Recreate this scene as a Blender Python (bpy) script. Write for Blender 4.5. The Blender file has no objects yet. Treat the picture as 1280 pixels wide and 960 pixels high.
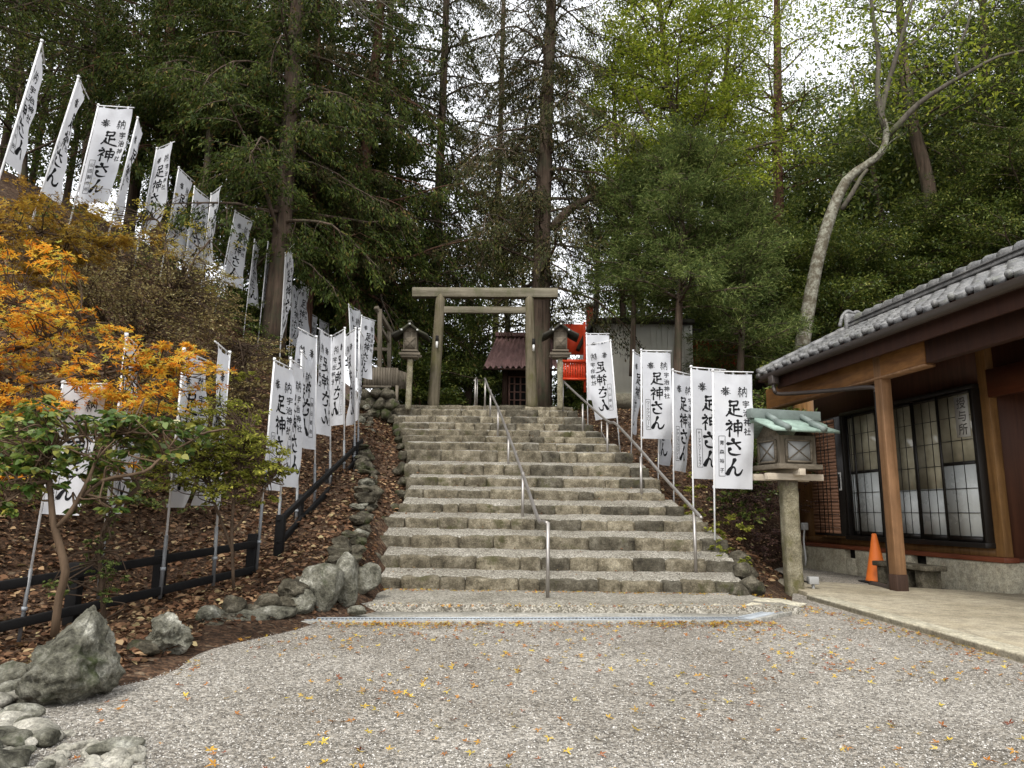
import bpy, math, random
import numpy as np
from mathutils import Matrix, Vector, noise as mnoise

S = bpy.context.scene
COL = S.collection
R = math.radians

# ------------------------------------------------------------------ camera
F = 887.0
PITCH = math.atan(160 / 887)
ROLL = R(0.8)
EYE = 1.0
cam = bpy.data.cameras.new('camera')
cam.sensor_width = 36.0
cam.lens = F / 1280 * 36.0
cam.clip_start = 0.05
cam.clip_end = 2000
camo = bpy.data.objects.new('camera', cam)
COL.objects.link(camo)
camo.matrix_world = (Matrix.Translation((0, 0, EYE)) @ Matrix.Rotation(R(90) + PITCH, 4, 'X')
                     @ Matrix.Rotation(ROLL, 4, 'Z'))
S.camera = camo

# ------------------------------------------------------------------ world, sun, exposure
SUN_EL, SUN_AZ = R(52), R(200)          # azimuth measured clockwise from +Y (north)
w = bpy.data.worlds.new('World')
S.world = w
w.use_nodes = True
nt = w.node_tree
bg = nt.nodes['Background']
sky = nt.nodes.new('ShaderNodeTexSky')
sky.sky_type = 'NISHITA'
sky.sun_disc = False
sky.sun_elevation = SUN_EL
sky.sun_rotation = SUN_AZ
sky.air_density = 1.0
sky.dust_density = 3.0
sky.ozone_density = 1.0
hs = nt.nodes.new('ShaderNodeHueSaturation')
hs.inputs['Saturation'].default_value = 0.16
mixw = nt.nodes.new('ShaderNodeMix')
mixw.data_type = 'RGBA'
mixw.inputs[0].default_value = 0.55
mixw.inputs[7].default_value = (9.6, 9.8, 10.2, 1)      # the even white of the cloud deck
nt.links.new(sky.outputs[0], hs.inputs['Color'])
nt.links.new(hs.outputs[0], mixw.inputs[6])
nt.links.new(mixw.outputs[2], bg.inputs['Color'])
bg.inputs['Strength'].default_value = 0.15
sun = bpy.data.lights.new('sun', 'SUN')
sun.energy = 1.5
sun.angle = R(14)
sun.color = (1.0, 0.95, 0.87)
suno = bpy.data.objects.new('sun', sun)
COL.objects.link(suno)
sd = Vector((math.sin(SUN_AZ) * math.cos(SUN_EL), math.cos(SUN_AZ) * math.cos(SUN_EL), math.sin(SUN_EL)))
suno.rotation_euler = sd.to_track_quat('Z', 'Y').to_euler()
suno.location = (0, -8, 30)
S.view_settings.view_transform = 'Standard'
S.view_settings.look = 'None'
S.view_settings.gamma = 1.0
S.view_settings.exposure = 0.68
S.view_settings.use_curve_mapping = False
S.cycles.max_bounces = 6
S.cycles.diffuse_bounces = 4
S.cycles.transmission_bounces = 4
S.cycles.use_denoising = True

# ------------------------------------------------------------------ pixel helpers (photo is 1280 x 960)
cp, sp_, cr, sr = math.cos(PITCH), math.sin(PITCH), math.cos(ROLL), math.sin(ROLL)
def ray(px, py):
    x = (px - 640) / F; y = -(py - 480) / F
    x, y = cr * x - sr * y, sr * x + cr * y
    return np.array([x, cp - y * sp_, sp_ + y * cp])
def at(px, py, Y):
    """the place in the world seen at a photo pixel, Y metres down the yard"""
    r = ray(px, py)
    return np.array([0, 0, EYE]) + r * (Y / r[1])
def onz(px, py, z=0.0):
    r = ray(px, py)
    return np.array([0, 0, EYE]) + r * ((z - EYE) / r[2])

def proj(p):
    d = np.asarray(p, float) - [0, 0, EYE]
    z = cp * d[1] + sp_ * d[2]; x = d[0] / z; y = (-sp_ * d[1] + cp * d[2]) / z
    x, y = cr * x + sr * y, -sr * x + cr * y
    return 640 + F * x, 480 - F * y

# ------------------------------------------------------------------ mesh helpers
class MB:
    def __init__(self):
        self.v = []; self.f = []; self.n = 0
    def add(self, v, faces):
        v = np.asarray(v, dtype=np.float64).reshape(-1, 3)
        for f in faces:
            f = np.asarray(f, dtype=np.int64)
            if f.size:
                self.f.append(f.reshape(-1, f.shape[-1]) + self.n)
        self.v.append(v); self.n += len(v)
        return self
    def box(self, c, s, rot=None, jit=0.0):
        x, y, z = [k / 2 for k in s]
        v = np.array([[-x,-y,-z],[x,-y,-z],[x,y,-z],[-x,y,-z],[-x,-y,z],[x,-y,z],[x,y,z],[-x,y,z]])
        if rot is not None:
            v = v @ np.array(rot).T
        v = v + np.array(c)
        return self.add(v, [np.array([[0,3,2,1],[4,5,6,7],[0,1,5,4],[1,2,6,5],[2,3,7,6],[3,0,4,7]])])
    def hexa(self, v8):
        return self.add(v8, [np.array([[0,3,2,1],[4,5,6,7],[0,1,5,4],[1,2,6,5],[2,3,7,6],[3,0,4,7]])])
    def bar(self, a, b, wd, ht, up=(0, 0, 1)):
        a = np.array(a, float); b = np.array(b, float)
        d = b - a; L = np.linalg.norm(d); d /= L
        up = np.array(up, float)
        s = np.cross(d, up); s /= np.linalg.norm(s)
        u = np.cross(s, d)
        return self.box((a + b) / 2, (L, wd, ht), np.stack([d, s, u], 1))
    def tube(self, pts, rad, n=8, cap=True):
        pts = np.asarray(pts, float); m = len(pts)
        rad = np.broadcast_to(np.asarray(rad, float), (m,))
        t = np.gradient(pts, axis=0)
        t /= np.linalg.norm(t, axis=1, keepdims=True) + 1e-9
        ref = np.array([0, 0, 1.0]) if abs(t[:, 2]).mean() < 0.8 else np.array([1.0, 0.03, 0])
        s = np.cross(t, ref); s /= np.linalg.norm(s, axis=1, keepdims=True) + 1e-9
        u = np.cross(s, t)
        an = np.arange(n) * 2 * math.pi / n
        v = pts[:, None] + rad[:, None, None] * (np.cos(an)[None, :, None] * s[:, None] + np.sin(an)[None, :, None] * u[:, None])
        i = np.arange(m - 1)[:, None] * n; j = np.arange(n)[None]; j2 = (j + 1) % n
        q = np.stack([i + j, i + j2, i + n + j2, i + n + j], -1).reshape(-1, 4)
        fs = [q]
        if cap:
            fs += [np.arange(n)[None, ::-1], (np.arange(n) + (m - 1) * n)[None]]
        return self.add(v.reshape(-1, 3), fs)
    def grid(self, P):
        P = np.asarray(P, float); a, b = P.shape[:2]
        i = np.arange(a - 1)[:, None] * b; j = np.arange(b - 1)[None]
        q = np.stack([i + j, i + j + 1, i + b + j + 1, i + b + j], -1).reshape(-1, 4)
        return self.add(P.reshape(-1, 3), [q])
    def prism(self, poly, z0, z1):
        n = len(poly)
        p = np.array(poly, float)[:, :2]
        v = np.concatenate([np.c_[p, np.full(n, z0)], np.c_[p, np.full(n, z1)]])
        k = np.arange(n); k2 = (k + 1) % n
        return self.add(v, [np.stack([k, k2, k2 + n, k + n], -1), k[None, ::-1], (k + n)[None]])
    def mesh(self, name, smooth=False):
        me = bpy.data.meshes.new(name)
        v = np.concatenate(self.v) if self.v else np.zeros((0, 3))
        me.vertices.add(len(v))
        me.vertices.foreach_set('co', v.astype(np.float32).ravel())
        lt = np.concatenate([np.full(len(f), f.shape[1]) for f in self.f])
        lv = np.concatenate([f.ravel() for f in self.f])
        me.loops.add(len(lv))
        me.loops.foreach_set('vertex_index', lv.astype(np.int32))
        me.polygons.add(len(lt))
        me.polygons.foreach_set('loop_start', (np.cumsum(lt) - lt).astype(np.int32))
        me.update(calc_edges=True)
        if smooth:
            me.polygons.foreach_set('use_smooth', np.ones(len(lt), dtype=bool))
        return me
    def build(self, name, mat, parent=None, smooth=False, bevel=0.0):
        me = self.mesh(name, smooth)
        me.materials.append(mat)
        o = bpy.data.objects.new(name, me)
        COL.objects.link(o)
        if parent is not None:
            o.parent = parent
            o.matrix_parent_inverse = parent.matrix_basis.inverted()
        if bevel:
            m = o.modifiers.new('bevel', 'BEVEL'); m.width = bevel; m.segments = 2; m.limit_method = 'ANGLE'
            m.angle_limit = R(40)
        return o

def tag(o, label, cat, group=None, kind=None):
    o['label'] = label; o['category'] = cat
    if group: o['group'] = group
    if kind: o['kind'] = kind
    return o
def setting(o, label, cat):
    return tag(o, label, cat, kind='structure')
def empty(name, loc, label, cat, group=None):
    o = bpy.data.objects.new(name, None); o.empty_display_size = 0.2
    COL.objects.link(o); o.location = [float(k) for k in loc]
    bpy.context.view_layer.update()
    return tag(o, label, cat, group)

def rotz(a):
    c, s = math.cos(a), math.sin(a)
    return np.array([[c, -s, 0], [s, c, 0], [0, 0, 1.0]])
def fbm(p, sc, oc=4, seed=0.0):
    out = np.empty(len(p)); o = Vector((seed * 7.13, seed * 3.7, seed * 5.9))
    for i, q in enumerate(p):
        v = Vector(q) * sc + o; s = 0; a = 1
        for k in range(oc):
            s += a * mnoise.noise(v); v = v * 2.07; a *= 0.5
        out[i] = s
    return out
def ico(sub):
    import bmesh
    bm = bmesh.new(); bmesh.ops.create_icosphere(bm, subdivisions=sub, radius=1)
    v = np.array([x.co[:] for x in bm.verts]); f = np.array([[q.index for q in x.verts] for x in bm.faces]); bm.free()
    return v, f
ICO = {k: ico(k) for k in (2, 3, 4, 5)}
def rock_geo(seed, size, sub=4, cuts=7, rough=0.10):
    cuts = int(cuts * 2) if cuts >= 6 else cuts
    rs = np.random.RandomState(seed)
    v, f = ICO[sub]; v = v.copy()
    for k in range(cuts):                         # cleave flat faces off the lump
        n = rs.normal(size=3); n[2] *= 0.8; n /= np.linalg.norm(n); h = rs.uniform(0.55, 0.84)
        d = v @ n - h; m = d > 0
        v[m] -= np.outer(d[m] * 0.98, n)
    nrm = v / (np.linalg.norm(v, axis=1, keepdims=True) + 1e-9)
    nz = fbm(v, 1.3, 5 if sub > 3 else 3, seed)
    v = v + nrm * (nz * rough)[:, None]
    return v * np.array(size), f
def block_geo(seed, s, rnd=0.03, amp=0.012, n=(7, 3, 4)):
    """a roughly dressed stone block"""
    x, y, z = [np.linspace(-1, 1, k + 1) for k in n]
    vs = []; idx = {}; fs = []
    def vid(i, j, k):
        if (i, j, k) not in idx:
            idx[(i, j, k)] = len(vs); vs.append((x[i], y[j], z[k]))
        return idx[(i, j, k)]
    a, b, c = n
    for i in range(a):
        for j in range(b):
            fs.append([vid(i,j,0), vid(i,j+1,0), vid(i+1,j+1,0), vid(i+1,j,0)])
            fs.append([vid(i,j,c), vid(i+1,j,c), vid(i+1,j+1,c), vid(i,j+1,c)])
    for i in range(a):
        for k in range(c):
            fs.append([vid(i,0,k), vid(i+1,0,k), vid(i+1,0,k+1), vid(i,0,k+1)])
            fs.append([vid(i,b,k), vid(i,b,k+1), vid(i+1,b,k+1), vid(i+1,b,k)])
    for j in range(b):
        for k in range(c):
            fs.append([vid(0,j,k), vid(0,j,k+1), vid(0,j+1,k+1), vid(0,j+1,k)])
            fs.append([vid(a,j,k), vid(a,j+1,k), vid(a,j+1,k+1), vid(a,j,k+1)])
    h = np.array(s) / 2
    p = np.array(vs) * h
    inner = np.clip(p, -(h - rnd), h - rnd)
    d = p - inner; L = np.linalg.norm(d, axis=1, keepdims=True)
    p = inner + np.where(L > 1e-6, d / np.maximum(L, 1e-6) * rnd, 0)
    nn = p / h; nn /= np.linalg.norm(nn, axis=1, keepdims=True) + 1e-9
    p += nn * (fbm(p, 6.0, 3, seed) * amp)[:, None]
    return p, np.array(fs)

# ------------------------------------------------------------------ materials
def mat(name, rough=0.8, spec=0.3, metal=0.0):
    m = bpy.data.materials.new(name); m.use_nodes = True
    b = m.node_tree.nodes['Principled BSDF']
    b.inputs['Roughness'].default_value = rough
    b.inputs['Specular IOR Level'].default_value = spec
    b.inputs['Metallic'].default_value = metal
    return m, m.node_tree, b
def N(nt, t, **kw):
    n = nt.nodes.new(t)
    for k, v in kw.items():
        if k in n.inputs: n.inputs[k].default_value = v
        else: setattr(n, k, v)
    return n
def ramp(nt, src, stops, interp='LINEAR'):
    r = nt.nodes.new('ShaderNodeValToRGB'); r.color_ramp.interpolation = interp
    e = r.color_ramp.elements
    while len(e) > 1: e.remove(e[0])
    e[0].position = stops[0][0]; e[0].color = (*stops[0][1], 1)
    for p, c in stops[1:]:
        k = e.new(p); k.color = (*c, 1)
    nt.links.new(src, r.inputs[0])
    return r.outputs[0]
def mixc(nt, fac, a, b, blend='MIX'):
    m = nt.nodes.new('ShaderNodeMix'); m.data_type = 'RGBA'; m.blend_type = blend
    for s, i in ((fac, 0), (a, 6), (b, 7)):
        if hasattr(s, 'is_output'): nt.links.new(s, m.inputs[i])
        elif i == 0: m.inputs[0].default_value = s
        else: m.inputs[i].default_value = (*s, 1)
    return m.outputs[2]
def coords(nt, scale=(1, 1, 1)):
    tc = nt.nodes.new('ShaderNodeNewGeometry')
    mp = nt.nodes.new('ShaderNodeMapping'); mp.inputs['Scale'].default_value = scale
    nt.links.new(tc.outputs['Position'], mp.inputs['Vector'])
    return mp.outputs[0]
def noi(nt, vec, scale, detail=5, rough=0.6):
    n = N(nt, 'ShaderNodeTexNoise', Scale=scale, Detail=detail, Roughness=rough)
    nt.links.new(vec, n.inputs['Vector']); return n.outputs['Fac']
def vor(nt, vec, scale, out='Color', feature='F1'):
    n = N(nt, 'ShaderNodeTexVoronoi', Scale=scale); n.feature = feature
    nt.links.new(vec, n.inputs['Vector']); return n.outputs[out]
def bump(nt, b, h, strength=0.5, dist=0.02):
    n = N(nt, 'ShaderNodeBump', Strength=strength, Distance=dist)
    nt.links.new(h, n.inputs['Height']); nt.links.new(n.outputs[0], b.inputs['Normal'])
def sep(nt, c):
    n = nt.nodes.new('ShaderNodeSeparateColor'); nt.links.new(c, n.inputs[0]); return n.outputs[0]
def island(nt):
    return nt.nodes.new('ShaderNodeNewGeometry').outputs['Random Per Island']
def mth(nt, op, a, b=None):
    n = nt.nodes.new('ShaderNodeMath'); n.operation = op
    for i, s in enumerate((a, b)):
        if s is None: continue
        if hasattr(s, 'is_output'): nt.links.new(s, n.inputs[i])
        else: n.inputs[i].default_value = s
    return n.outputs[0]

def m_leaf(name, stops, trans=0.35, rough=0.65, spec=0.15):
    m, nt, b = mat(name, rough, spec)
    c = ramp(nt, island(nt), stops)
    big = noi(nt, coords(nt), 0.9, 2)
    c2 = mixc(nt, 1.0, c, ramp(nt, big, [(0.3, (0.72, 0.75, 0.72)), (0.7, (1.25, 1.2, 1.1))]), 'MULTIPLY')
    nt.links.new(c2, b.inputs['Base Color'])
    tr = nt.nodes.new('ShaderNodeBsdfTranslucent')
    nt.links.new(c2, tr.inputs['Color'])
    mx = nt.nodes.new('ShaderNodeMixShader'); mx.inputs[0].default_value = trans
    nt.links.new(b.outputs[0], mx.inputs[1]); nt.links.new(tr.outputs[0], mx.inputs[2])
    nt.links.new(mx.outputs[0], nt.nodes['Material Output'].inputs[0])
    return m
def m_stone(name, cols, scale=3.0, moss=0.0, bstr=0.6, per=0.25, mosscol=(0.055, 0.07, 0.02)):
    m, nt, b = mat(name, 0.9, 0.2)
    v = coords(nt)
    n1 = noi(nt, v, scale, 8, 0.68); n2 = noi(nt, v, scale * 9, 6, 0.7)
    c = ramp(nt, n1, cols)
    c = mixc(nt, 0.75, c, ramp(nt, n2, [(0.3, (0.45, 0.45, 0.45)), (0.5, (1, 1, 1)), (0.72, (1.45, 1.45, 1.4))]), 'MULTIPLY')
    c = mixc(nt, 1.0, c, ramp(nt, island(nt), [(0, (1 - per,) * 3), (0.5, (1, 0.97, 0.92)), (1, (1 + per, 1 + per * 0.9, 1 + per * 0.7))]), 'MULTIPLY')
    n3 = noi(nt, v, 55, 4, 0.7)
    c = mixc(nt, 0.8, c, ramp(nt, n3, [(0.32, (0.55, 0.55, 0.55)), (0.5, (1, 1, 1)), (0.7, (1.4, 1.4, 1.38))]), 'MULTIPLY')
    if moss:
        k = ramp(nt, noi(nt, v, 2.1, 6, 0.7), [(0.62 - moss * 0.25, (0, 0, 0)), (0.72 - moss * 0.2, (1, 1, 1))])
        c = mixc(nt, k, c, mosscol)
    nt.links.new(c, b.inputs['Base Color'])
    bump(nt, b, mth(nt, 'ADD', mth(nt, 'ADD', n1, mth(nt, 'MULTIPLY', n2, 0.6)), mth(nt, 'MULTIPLY', n3, 0.22)), bstr, 0.035)
    return m
def m_wood(name, a, b_, axis=2, rough=0.65, spec=0.25, grain=26, moss=None, streak=0.5):
    m, nt, b = mat(name, rough, spec)
    sc = [grain, grain, grain]; sc[axis] = grain * 0.06
    v = coords(nt, sc)
    n1 = noi(nt, v, 1.0, 6, 0.65)
    c = ramp(nt, n1, [(0.3, a), (0.7, b_)])
    n2 = noi(nt, coords(nt), 2.3, 5, 0.7)
    c = mixc(nt, streak, c, ramp(nt, n2, [(0.3, (0.6, 0.6, 0.6)), (0.65, (1.2, 1.2, 1.2))]), 'MULTIPLY')
    if moss is not None:
        k = ramp(nt, noi(nt, coords(nt, (1, 1, 0.5)), 3.0, 6, 0.7), [(0.48, (0, 0, 0)), (0.66, (0.85,) * 3)])
        c = mixc(nt, k, c, moss)
    nt.links.new(c, b.inputs['Base Color'])
    bump(nt, b, n1, 0.25, 0.01)
    return m
def m_plain(name, col, rough=0.5, spec=0.4, metal=0.0, var=0.12, sc=6.0, bstr=0.0):
    m, nt, b = mat(name, rough, spec, metal)
    n = noi(nt, coords(nt), sc, 6, 0.65)
    lo = tuple(k * (1 - var) for k in col); hi = tuple(min(1, k * (1 + var)) for k in col)
    nt.links.new(ramp(nt, n, [(0.3, lo), (0.7, hi)]), b.inputs['Base Color'])
    nt.links.new(ramp(nt, noi(nt, coords(nt), sc * 3, 4), [(0.3, (rough * 0.85,) * 3), (0.7, (min(1, rough * 1.15),) * 3)]), b.inputs['Roughness'])
    if bstr: bump(nt, b, noi(nt, coords(nt), sc * 12, 5), bstr, 0.01)
    return m

M = {}
def m_gravel():
    m, nt, b = mat('gravel', 0.95, 0.15)
    v = coords(nt)
    c1 = sep(nt, vor(nt, v, 62)); c2 = sep(nt, vor(nt, v, 130))
    a = ramp(nt, c1, [(0.0, (0.085, 0.078, 0.068)), (0.35, (0.235, 0.22, 0.195)), (0.7, (0.38, 0.36, 0.32)), (1.0, (0.64, 0.61, 0.56))])
    a2 = ramp(nt, c2, [(0.0, (0.11, 0.10, 0.09)), (0.5, (0.26, 0.245, 0.215)), (1.0, (0.50, 0.48, 0.43))])
    c = mixc(nt, 0.3, a, a2)
    big = noi(nt, v, 0.55, 5, 0.6); med = noi(nt, v, 4.0, 5, 0.7)
    c = mixc(nt, 1.0, c, ramp(nt, big, [(0.3, (0.56, 0.52, 0.47)), (0.6, (1.08, 1.06, 1.03))]), 'MULTIPLY')
    c = mixc(nt, 0.8, c, ramp(nt, med, [(0.3, (0.75, 0.74, 0.72)), (0.65, (1.12, 1.11, 1.1))]), 'MULTIPLY')
    nt.links.new(c, b.inputs['Base Color'])
    d = vor(nt, v, 62, 'Distance'); d2 = vor(nt, v, 130, 'Distance')
    bump(nt, b, mth(nt, 'SUBTRACT', 1.0, mth(nt, 'ADD', d, mth(nt, 'MULTIPLY', d2, 0.5))), 0.9, 0.012)
    return m
def m_tread():
    m, nt, b = mat('tread gravel', 0.95, 0.15)
    v = coords(nt)
    c1 = sep(nt, vor(nt, v, 75))
    c = ramp(nt, c1, [(0.0, (0.11, 0.102, 0.085)), (0.5, (0.245, 0.232, 0.20)), (1.0, (0.45, 0.43, 0.385))])
    c = mixc(nt, 0.9, c, ramp(nt, noi(nt, v, 2.2, 6, 0.7), [(0.3, (0.58, 0.55, 0.48)), (0.65, (1.12, 1.1, 1.06))]), 'MULTIPLY')
    nt.links.new(c, b.inputs['Base Color'])
    bump(nt, b, mth(nt, 'SUBTRACT', 1.0, vor(nt, v, 75, 'Distance')), 0.7, 0.01)
    return m
def m_litter():
    m, nt, b = mat('leaf litter soil', 0.95, 0.1)
    v = coords(nt)
    c1 = sep(nt, vor(nt, v, 24)); c2 = sep(nt, vor(nt, v, 55))
    a = ramp(nt, c1, [(0.0, (0.015, 0.012, 0.009)), (0.35, (0.040, 0.028, 0.020)), (0.7, (0.078, 0.052, 0.036)), (0.9, (0.13, 0.09, 0.06)), (1.0, (0.24, 0.19, 0.13))])
    a2 = ramp(nt, c2, [(0.0, (0.014, 0.010, 0.008)), (0.6, (0.07, 0.036, 0.02)), (1.0, (0.18, 0.10, 0.055))])
    c = mixc(nt, 0.5, a, a2)
    big = noi(nt, v, 0.8, 5, 0.6)
    c = mixc(nt, 1.0, c, ramp(nt, big, [(0.32, (0.5, 0.5, 0.5)), (0.62, (1.15, 1.15, 1.15))]), 'MULTIPLY')
    nt.links.new(c, b.inputs['Base Color'])
    bump(nt, b, mth(nt, 'ADD', c1, noi(nt, v, 8, 6)), 0.9, 0.04)
    return m
def m_pebble():
    m, nt, b = mat('loose gravel stone', 0.9, 0.2)
    nt.links.new(ramp(nt, island(nt), [(0, (0.085, 0.078, 0.068)), (0.3, (0.22, 0.205, 0.18)), (0.75, (0.37, 0.35, 0.31)), (1, (0.64, 0.61, 0.56))]), b.inputs['Base Color'])
    return m
M['pebble'] = m_pebble()
M['gravel'] = m_gravel(); M['tread'] = m_tread(); M['litter'] = m_litter()
M['step'] = m_stone('step stone', [(0.3, (0.045, 0.039, 0.028)), (0.46, (0.125, 0.110, 0.080)), (0.56, (0.19, 0.17, 0.128)), (0.72, (0.32, 0.295, 0.235))], 6.5, 0.22, 1.0, 0.42, (0.075, 0.072, 0.03))
M['rock'] = m_stone('grey green rock', [(0.34, (0.028, 0.027, 0.020)), (0.47, (0.12, 0.117, 0.092)), (0.57, (0.20, 0.197, 0.165)), (0.67, (0.40, 0.395, 0.35))], 5.5, 0.16, 1.0, 0.2, (0.05, 0.06, 0.025))
M['mossrock'] = m_stone('mossy rock', [(0.3, (0.016, 0.014, 0.010)), (0.5, (0.058, 0.052, 0.038)), (0.72, (0.19, 0.175, 0.14))], 7.0, 0.35, 0.9, 0.3, (0.04, 0.05, 0.014))
M['cobble'] = m_stone('pale cobble', [(0.3, (0.12, 0.118, 0.10)), (0.5, (0.24, 0.235, 0.21)), (0.72, (0.42, 0.41, 0.38))], 8.0, 0.0, 0.6, 0.5)
M['postst'] = m_stone('lichened stone post', [(0.3, (0.13, 0.115, 0.075)), (0.5, (0.22, 0.20, 0.14)), (0.72, (0.34, 0.32, 0.24))], 7.0, 0.3, 0.6, 0.1, (0.12, 0.11, 0.045))
M['concrete'] = m_stone('old concrete', [(0.3, (0.26, 0.225, 0.16)), (0.5, (0.43, 0.40, 0.31)), (0.72, (0.55, 0.52, 0.42))], 1.6, 0.0, 0.15, 0.02)
M['greyconcrete'] = m_stone('grey kerb concrete', [(0.3, (0.19, 0.185, 0.165)), (0.5, (0.30, 0.295, 0.27)), (0.72, (0.38, 0.375, 0.35))], 3.0, 0.0, 0.2, 0.02)
M['slab'] = m_stone('slab concrete', [(0.3, (0.27, 0.235, 0.165)), (0.5, (0.36, 0.32, 0.24)), (0.72, (0.42, 0.385, 0.30))], 0.9, 0.0, 0.12, 0.02)
M['torii'] = m_wood('weathered torii timber', (0.075, 0.062, 0.038), (0.19, 0.162, 0.112), 2, 0.85, 0.15, 22, (0.085, 0.08, 0.03))
M['toriix'] = m_wood('weathered torii beam', (0.09, 0.078, 0.052), (0.22, 0.195, 0.145), 0, 0.85, 0.15, 22, (0.10, 0.10, 0.055))
M['greywood'] = m_wood('grey weathered wood', (0.085, 0.07, 0.05), (0.20, 0.17, 0.13), 2, 0.85, 0.15, 30)
M['greywoodx'] = m_wood('grey weathered wood along', (0.085, 0.07, 0.05), (0.20, 0.17, 0.13), 0, 0.85, 0.15, 30)
M['palewood'] = m_wood('pale sawn wood', (0.42, 0.36, 0.28), (0.55, 0.48, 0.38), 0, 0.8, 0.2, 20)
M['darkroof'] = m_wood('dark bark roof', (0.025, 0.024, 0.02), (0.07, 0.065, 0.052), 0, 0.9, 0.1, 18, (0.06, 0.06, 0.035))
M['copper'] = m_plain('green copper', (0.235, 0.315, 0.265), 0.6, 0.35, 0.0, 0.42, 9)
M['copperdk'] = m_plain('grey copper batten', (0.15, 0.18, 0.165), 0.55, 0.4, 0.0, 0.25, 6)
M['steel'] = m_plain('handrail steel', (0.36, 0.335, 0.31), 0.38, 0.5, 0.7, 0.15, 9)
M['galv'] = m_plain('galvanised grate', (0.34, 0.365, 0.385), 0.65, 0.35, 0.2, 0.25, 4)
M['blackfence'] = m_plain('black fence plastic', (0.007, 0.0065, 0.0065), 0.7, 0.2, 0.0, 0.4, 5)
M['white'] = m_plain('white pole', (0.72, 0.72, 0.72), 0.4, 0.4, 0.0, 0.05, 5)
M['sleeve'] = m_plain('grey sleeve pipe', (0.17, 0.175, 0.18), 0.5, 0.5, 0.3, 0.2, 8)
M['inkfade'] = m_plain('faded ink', (0.10, 0.095, 0.09), 0.85, 0.1, 0.0, 0.1, 5)
M['sidewood'] = m_wood('dark red brown boards', (0.045, 0.016, 0.009), (0.085, 0.031, 0.016), 2, 0.55, 0.3, 14, None, 0.3)  # red brown boards, toned down further for the shade under the eave
M['ink'] = m_plain('black ink', (0.012, 0.012, 0.013), 0.85, 0.1, 0.0, 0.1, 5)
def m_cloth():
    m, nt, b = mat('white banner cloth', 0.85, 0.1)
    c = ramp(nt, noi(nt, coords(nt), 3.0, 4), [(0.3, (0.60, 0.605, 0.63)), (0.5, (0.68, 0.69, 0.72)), (0.75, (0.72, 0.725, 0.74))])
    nt.links.new(c, b.inputs['Base Color'])
    bump(nt, b, noi(nt, coords(nt, (9, 9, 2.5)), 1.0, 4), 0.35, 0.02)
    tr = nt.nodes.new('ShaderNodeBsdfTranslucent'); nt.links.new(c, tr.inputs['Color'])
    mx = nt.nodes.new('ShaderNodeMixShader'); mx.inputs[0].default_value = 0.3
    nt.links.new(b.outputs[0], mx.inputs[1]); nt.links.new(tr.outputs[0], mx.inputs[2])
    nt.links.new(mx.outputs[0], nt.nodes['Material Output'].inputs[0])
    return m
M['cloth'] = m_cloth()
M['bark'] = m_wood('cedar bark', (0.03, 0.022, 0.016), (0.16, 0.115, 0.085), 2, 0.95, 0.1, 14, (0.07, 0.072, 0.045), 0.6)
M['redbark'] = m_wood('reddish cedar bark', (0.04, 0.022, 0.015), (0.17, 0.095, 0.062), 2, 0.95, 0.1, 16, None, 0.6)
M['greybark'] = m_wood('grey bark', (0.05, 0.042, 0.034), (0.16, 0.14, 0.115), 2, 0.95, 0.1, 10, (0.10, 0.105, 0.06), 0.6)
def m_white_bark():
    m, nt, b = mat('pale lichened bark', 0.95, 0.1)
    v = coords(nt)
    k = ramp(nt, noi(nt, v, 4.5, 8, 0.75), [(0.44, (0, 0, 0)), (0.56, (1, 1, 1))])
    c = mixc(nt, k, (0.10, 0.085, 0.06), ramp(nt, noi(nt, v, 16, 5), [(0.3, (0.13, 0.125, 0.095)), (0.7, (0.34, 0.33, 0.265))]))
    nt.links.new(c, b.inputs['Base Color']); bump(nt, b, noi(nt, v, 12, 6), 0.6, 0.02)
    return m
M['whitebark'] = m_white_bark()
M['brownbark'] = m_wood('smooth brown bark', (0.065, 0.042, 0.025), (0.15, 0.10, 0.062), 2, 0.8, 0.2, 16, None, 0.5)
M['hedge'] = m_leaf('dark reddish hedge leaves', [(0, (0.02, 0.012, 0.012)), (0.6, (0.05, 0.028, 0.026)), (1, (0.10, 0.055, 0.045))], 0.2)
M['twig'] = m_plain('brown twig', (0.075, 0.052, 0.035), 0.9, 0.1, 0, 0.4, 8)
M['cedar'] = m_leaf('cedar needles', [(0, (0.022, 0.036, 0.008)), (0.5, (0.052, 0.078, 0.015)), (0.9, (0.11, 0.135, 0.027)), (1, (0.16, 0.10, 0.033))], 0.3)
M['cedar2'] = m_leaf('dry dark cedar needles', [(0, (0.028, 0.033, 0.013)), (0.6, (0.062, 0.070, 0.024)), (0.9, (0.11, 0.09, 0.036)), (1, (0.16, 0.10, 0.055))], 0.25)
M['evergreen'] = m_leaf('dark evergreen leaves', [(0, (0.034, 0.058, 0.014)), (0.5, (0.090, 0.128, 0.026)), (0.85, (0.18, 0.215, 0.045)), (1, (0.30, 0.30, 0.075))], 0.35, 0.45, 0.35)
M['podo'] = m_leaf('slender mid green leaves', [(0, (0.048, 0.080, 0.022)), (0.5, (0.115, 0.160, 0.045)), (1, (0.26, 0.30, 0.10))], 0.4)
M['bright'] = m_leaf('bright green leaves', [(0, (0.11, 0.155, 0.018)), (0.5, (0.22, 0.28, 0.03)), (1, (0.38, 0.40, 0.06))], 0.55)
M['pale'] = m_leaf('pale yellow green leaves', [(0, (0.15, 0.17, 0.05)), (0.5, (0.30, 0.31, 0.10)), (1, (0.48, 0.47, 0.2))], 0.5)
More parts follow.
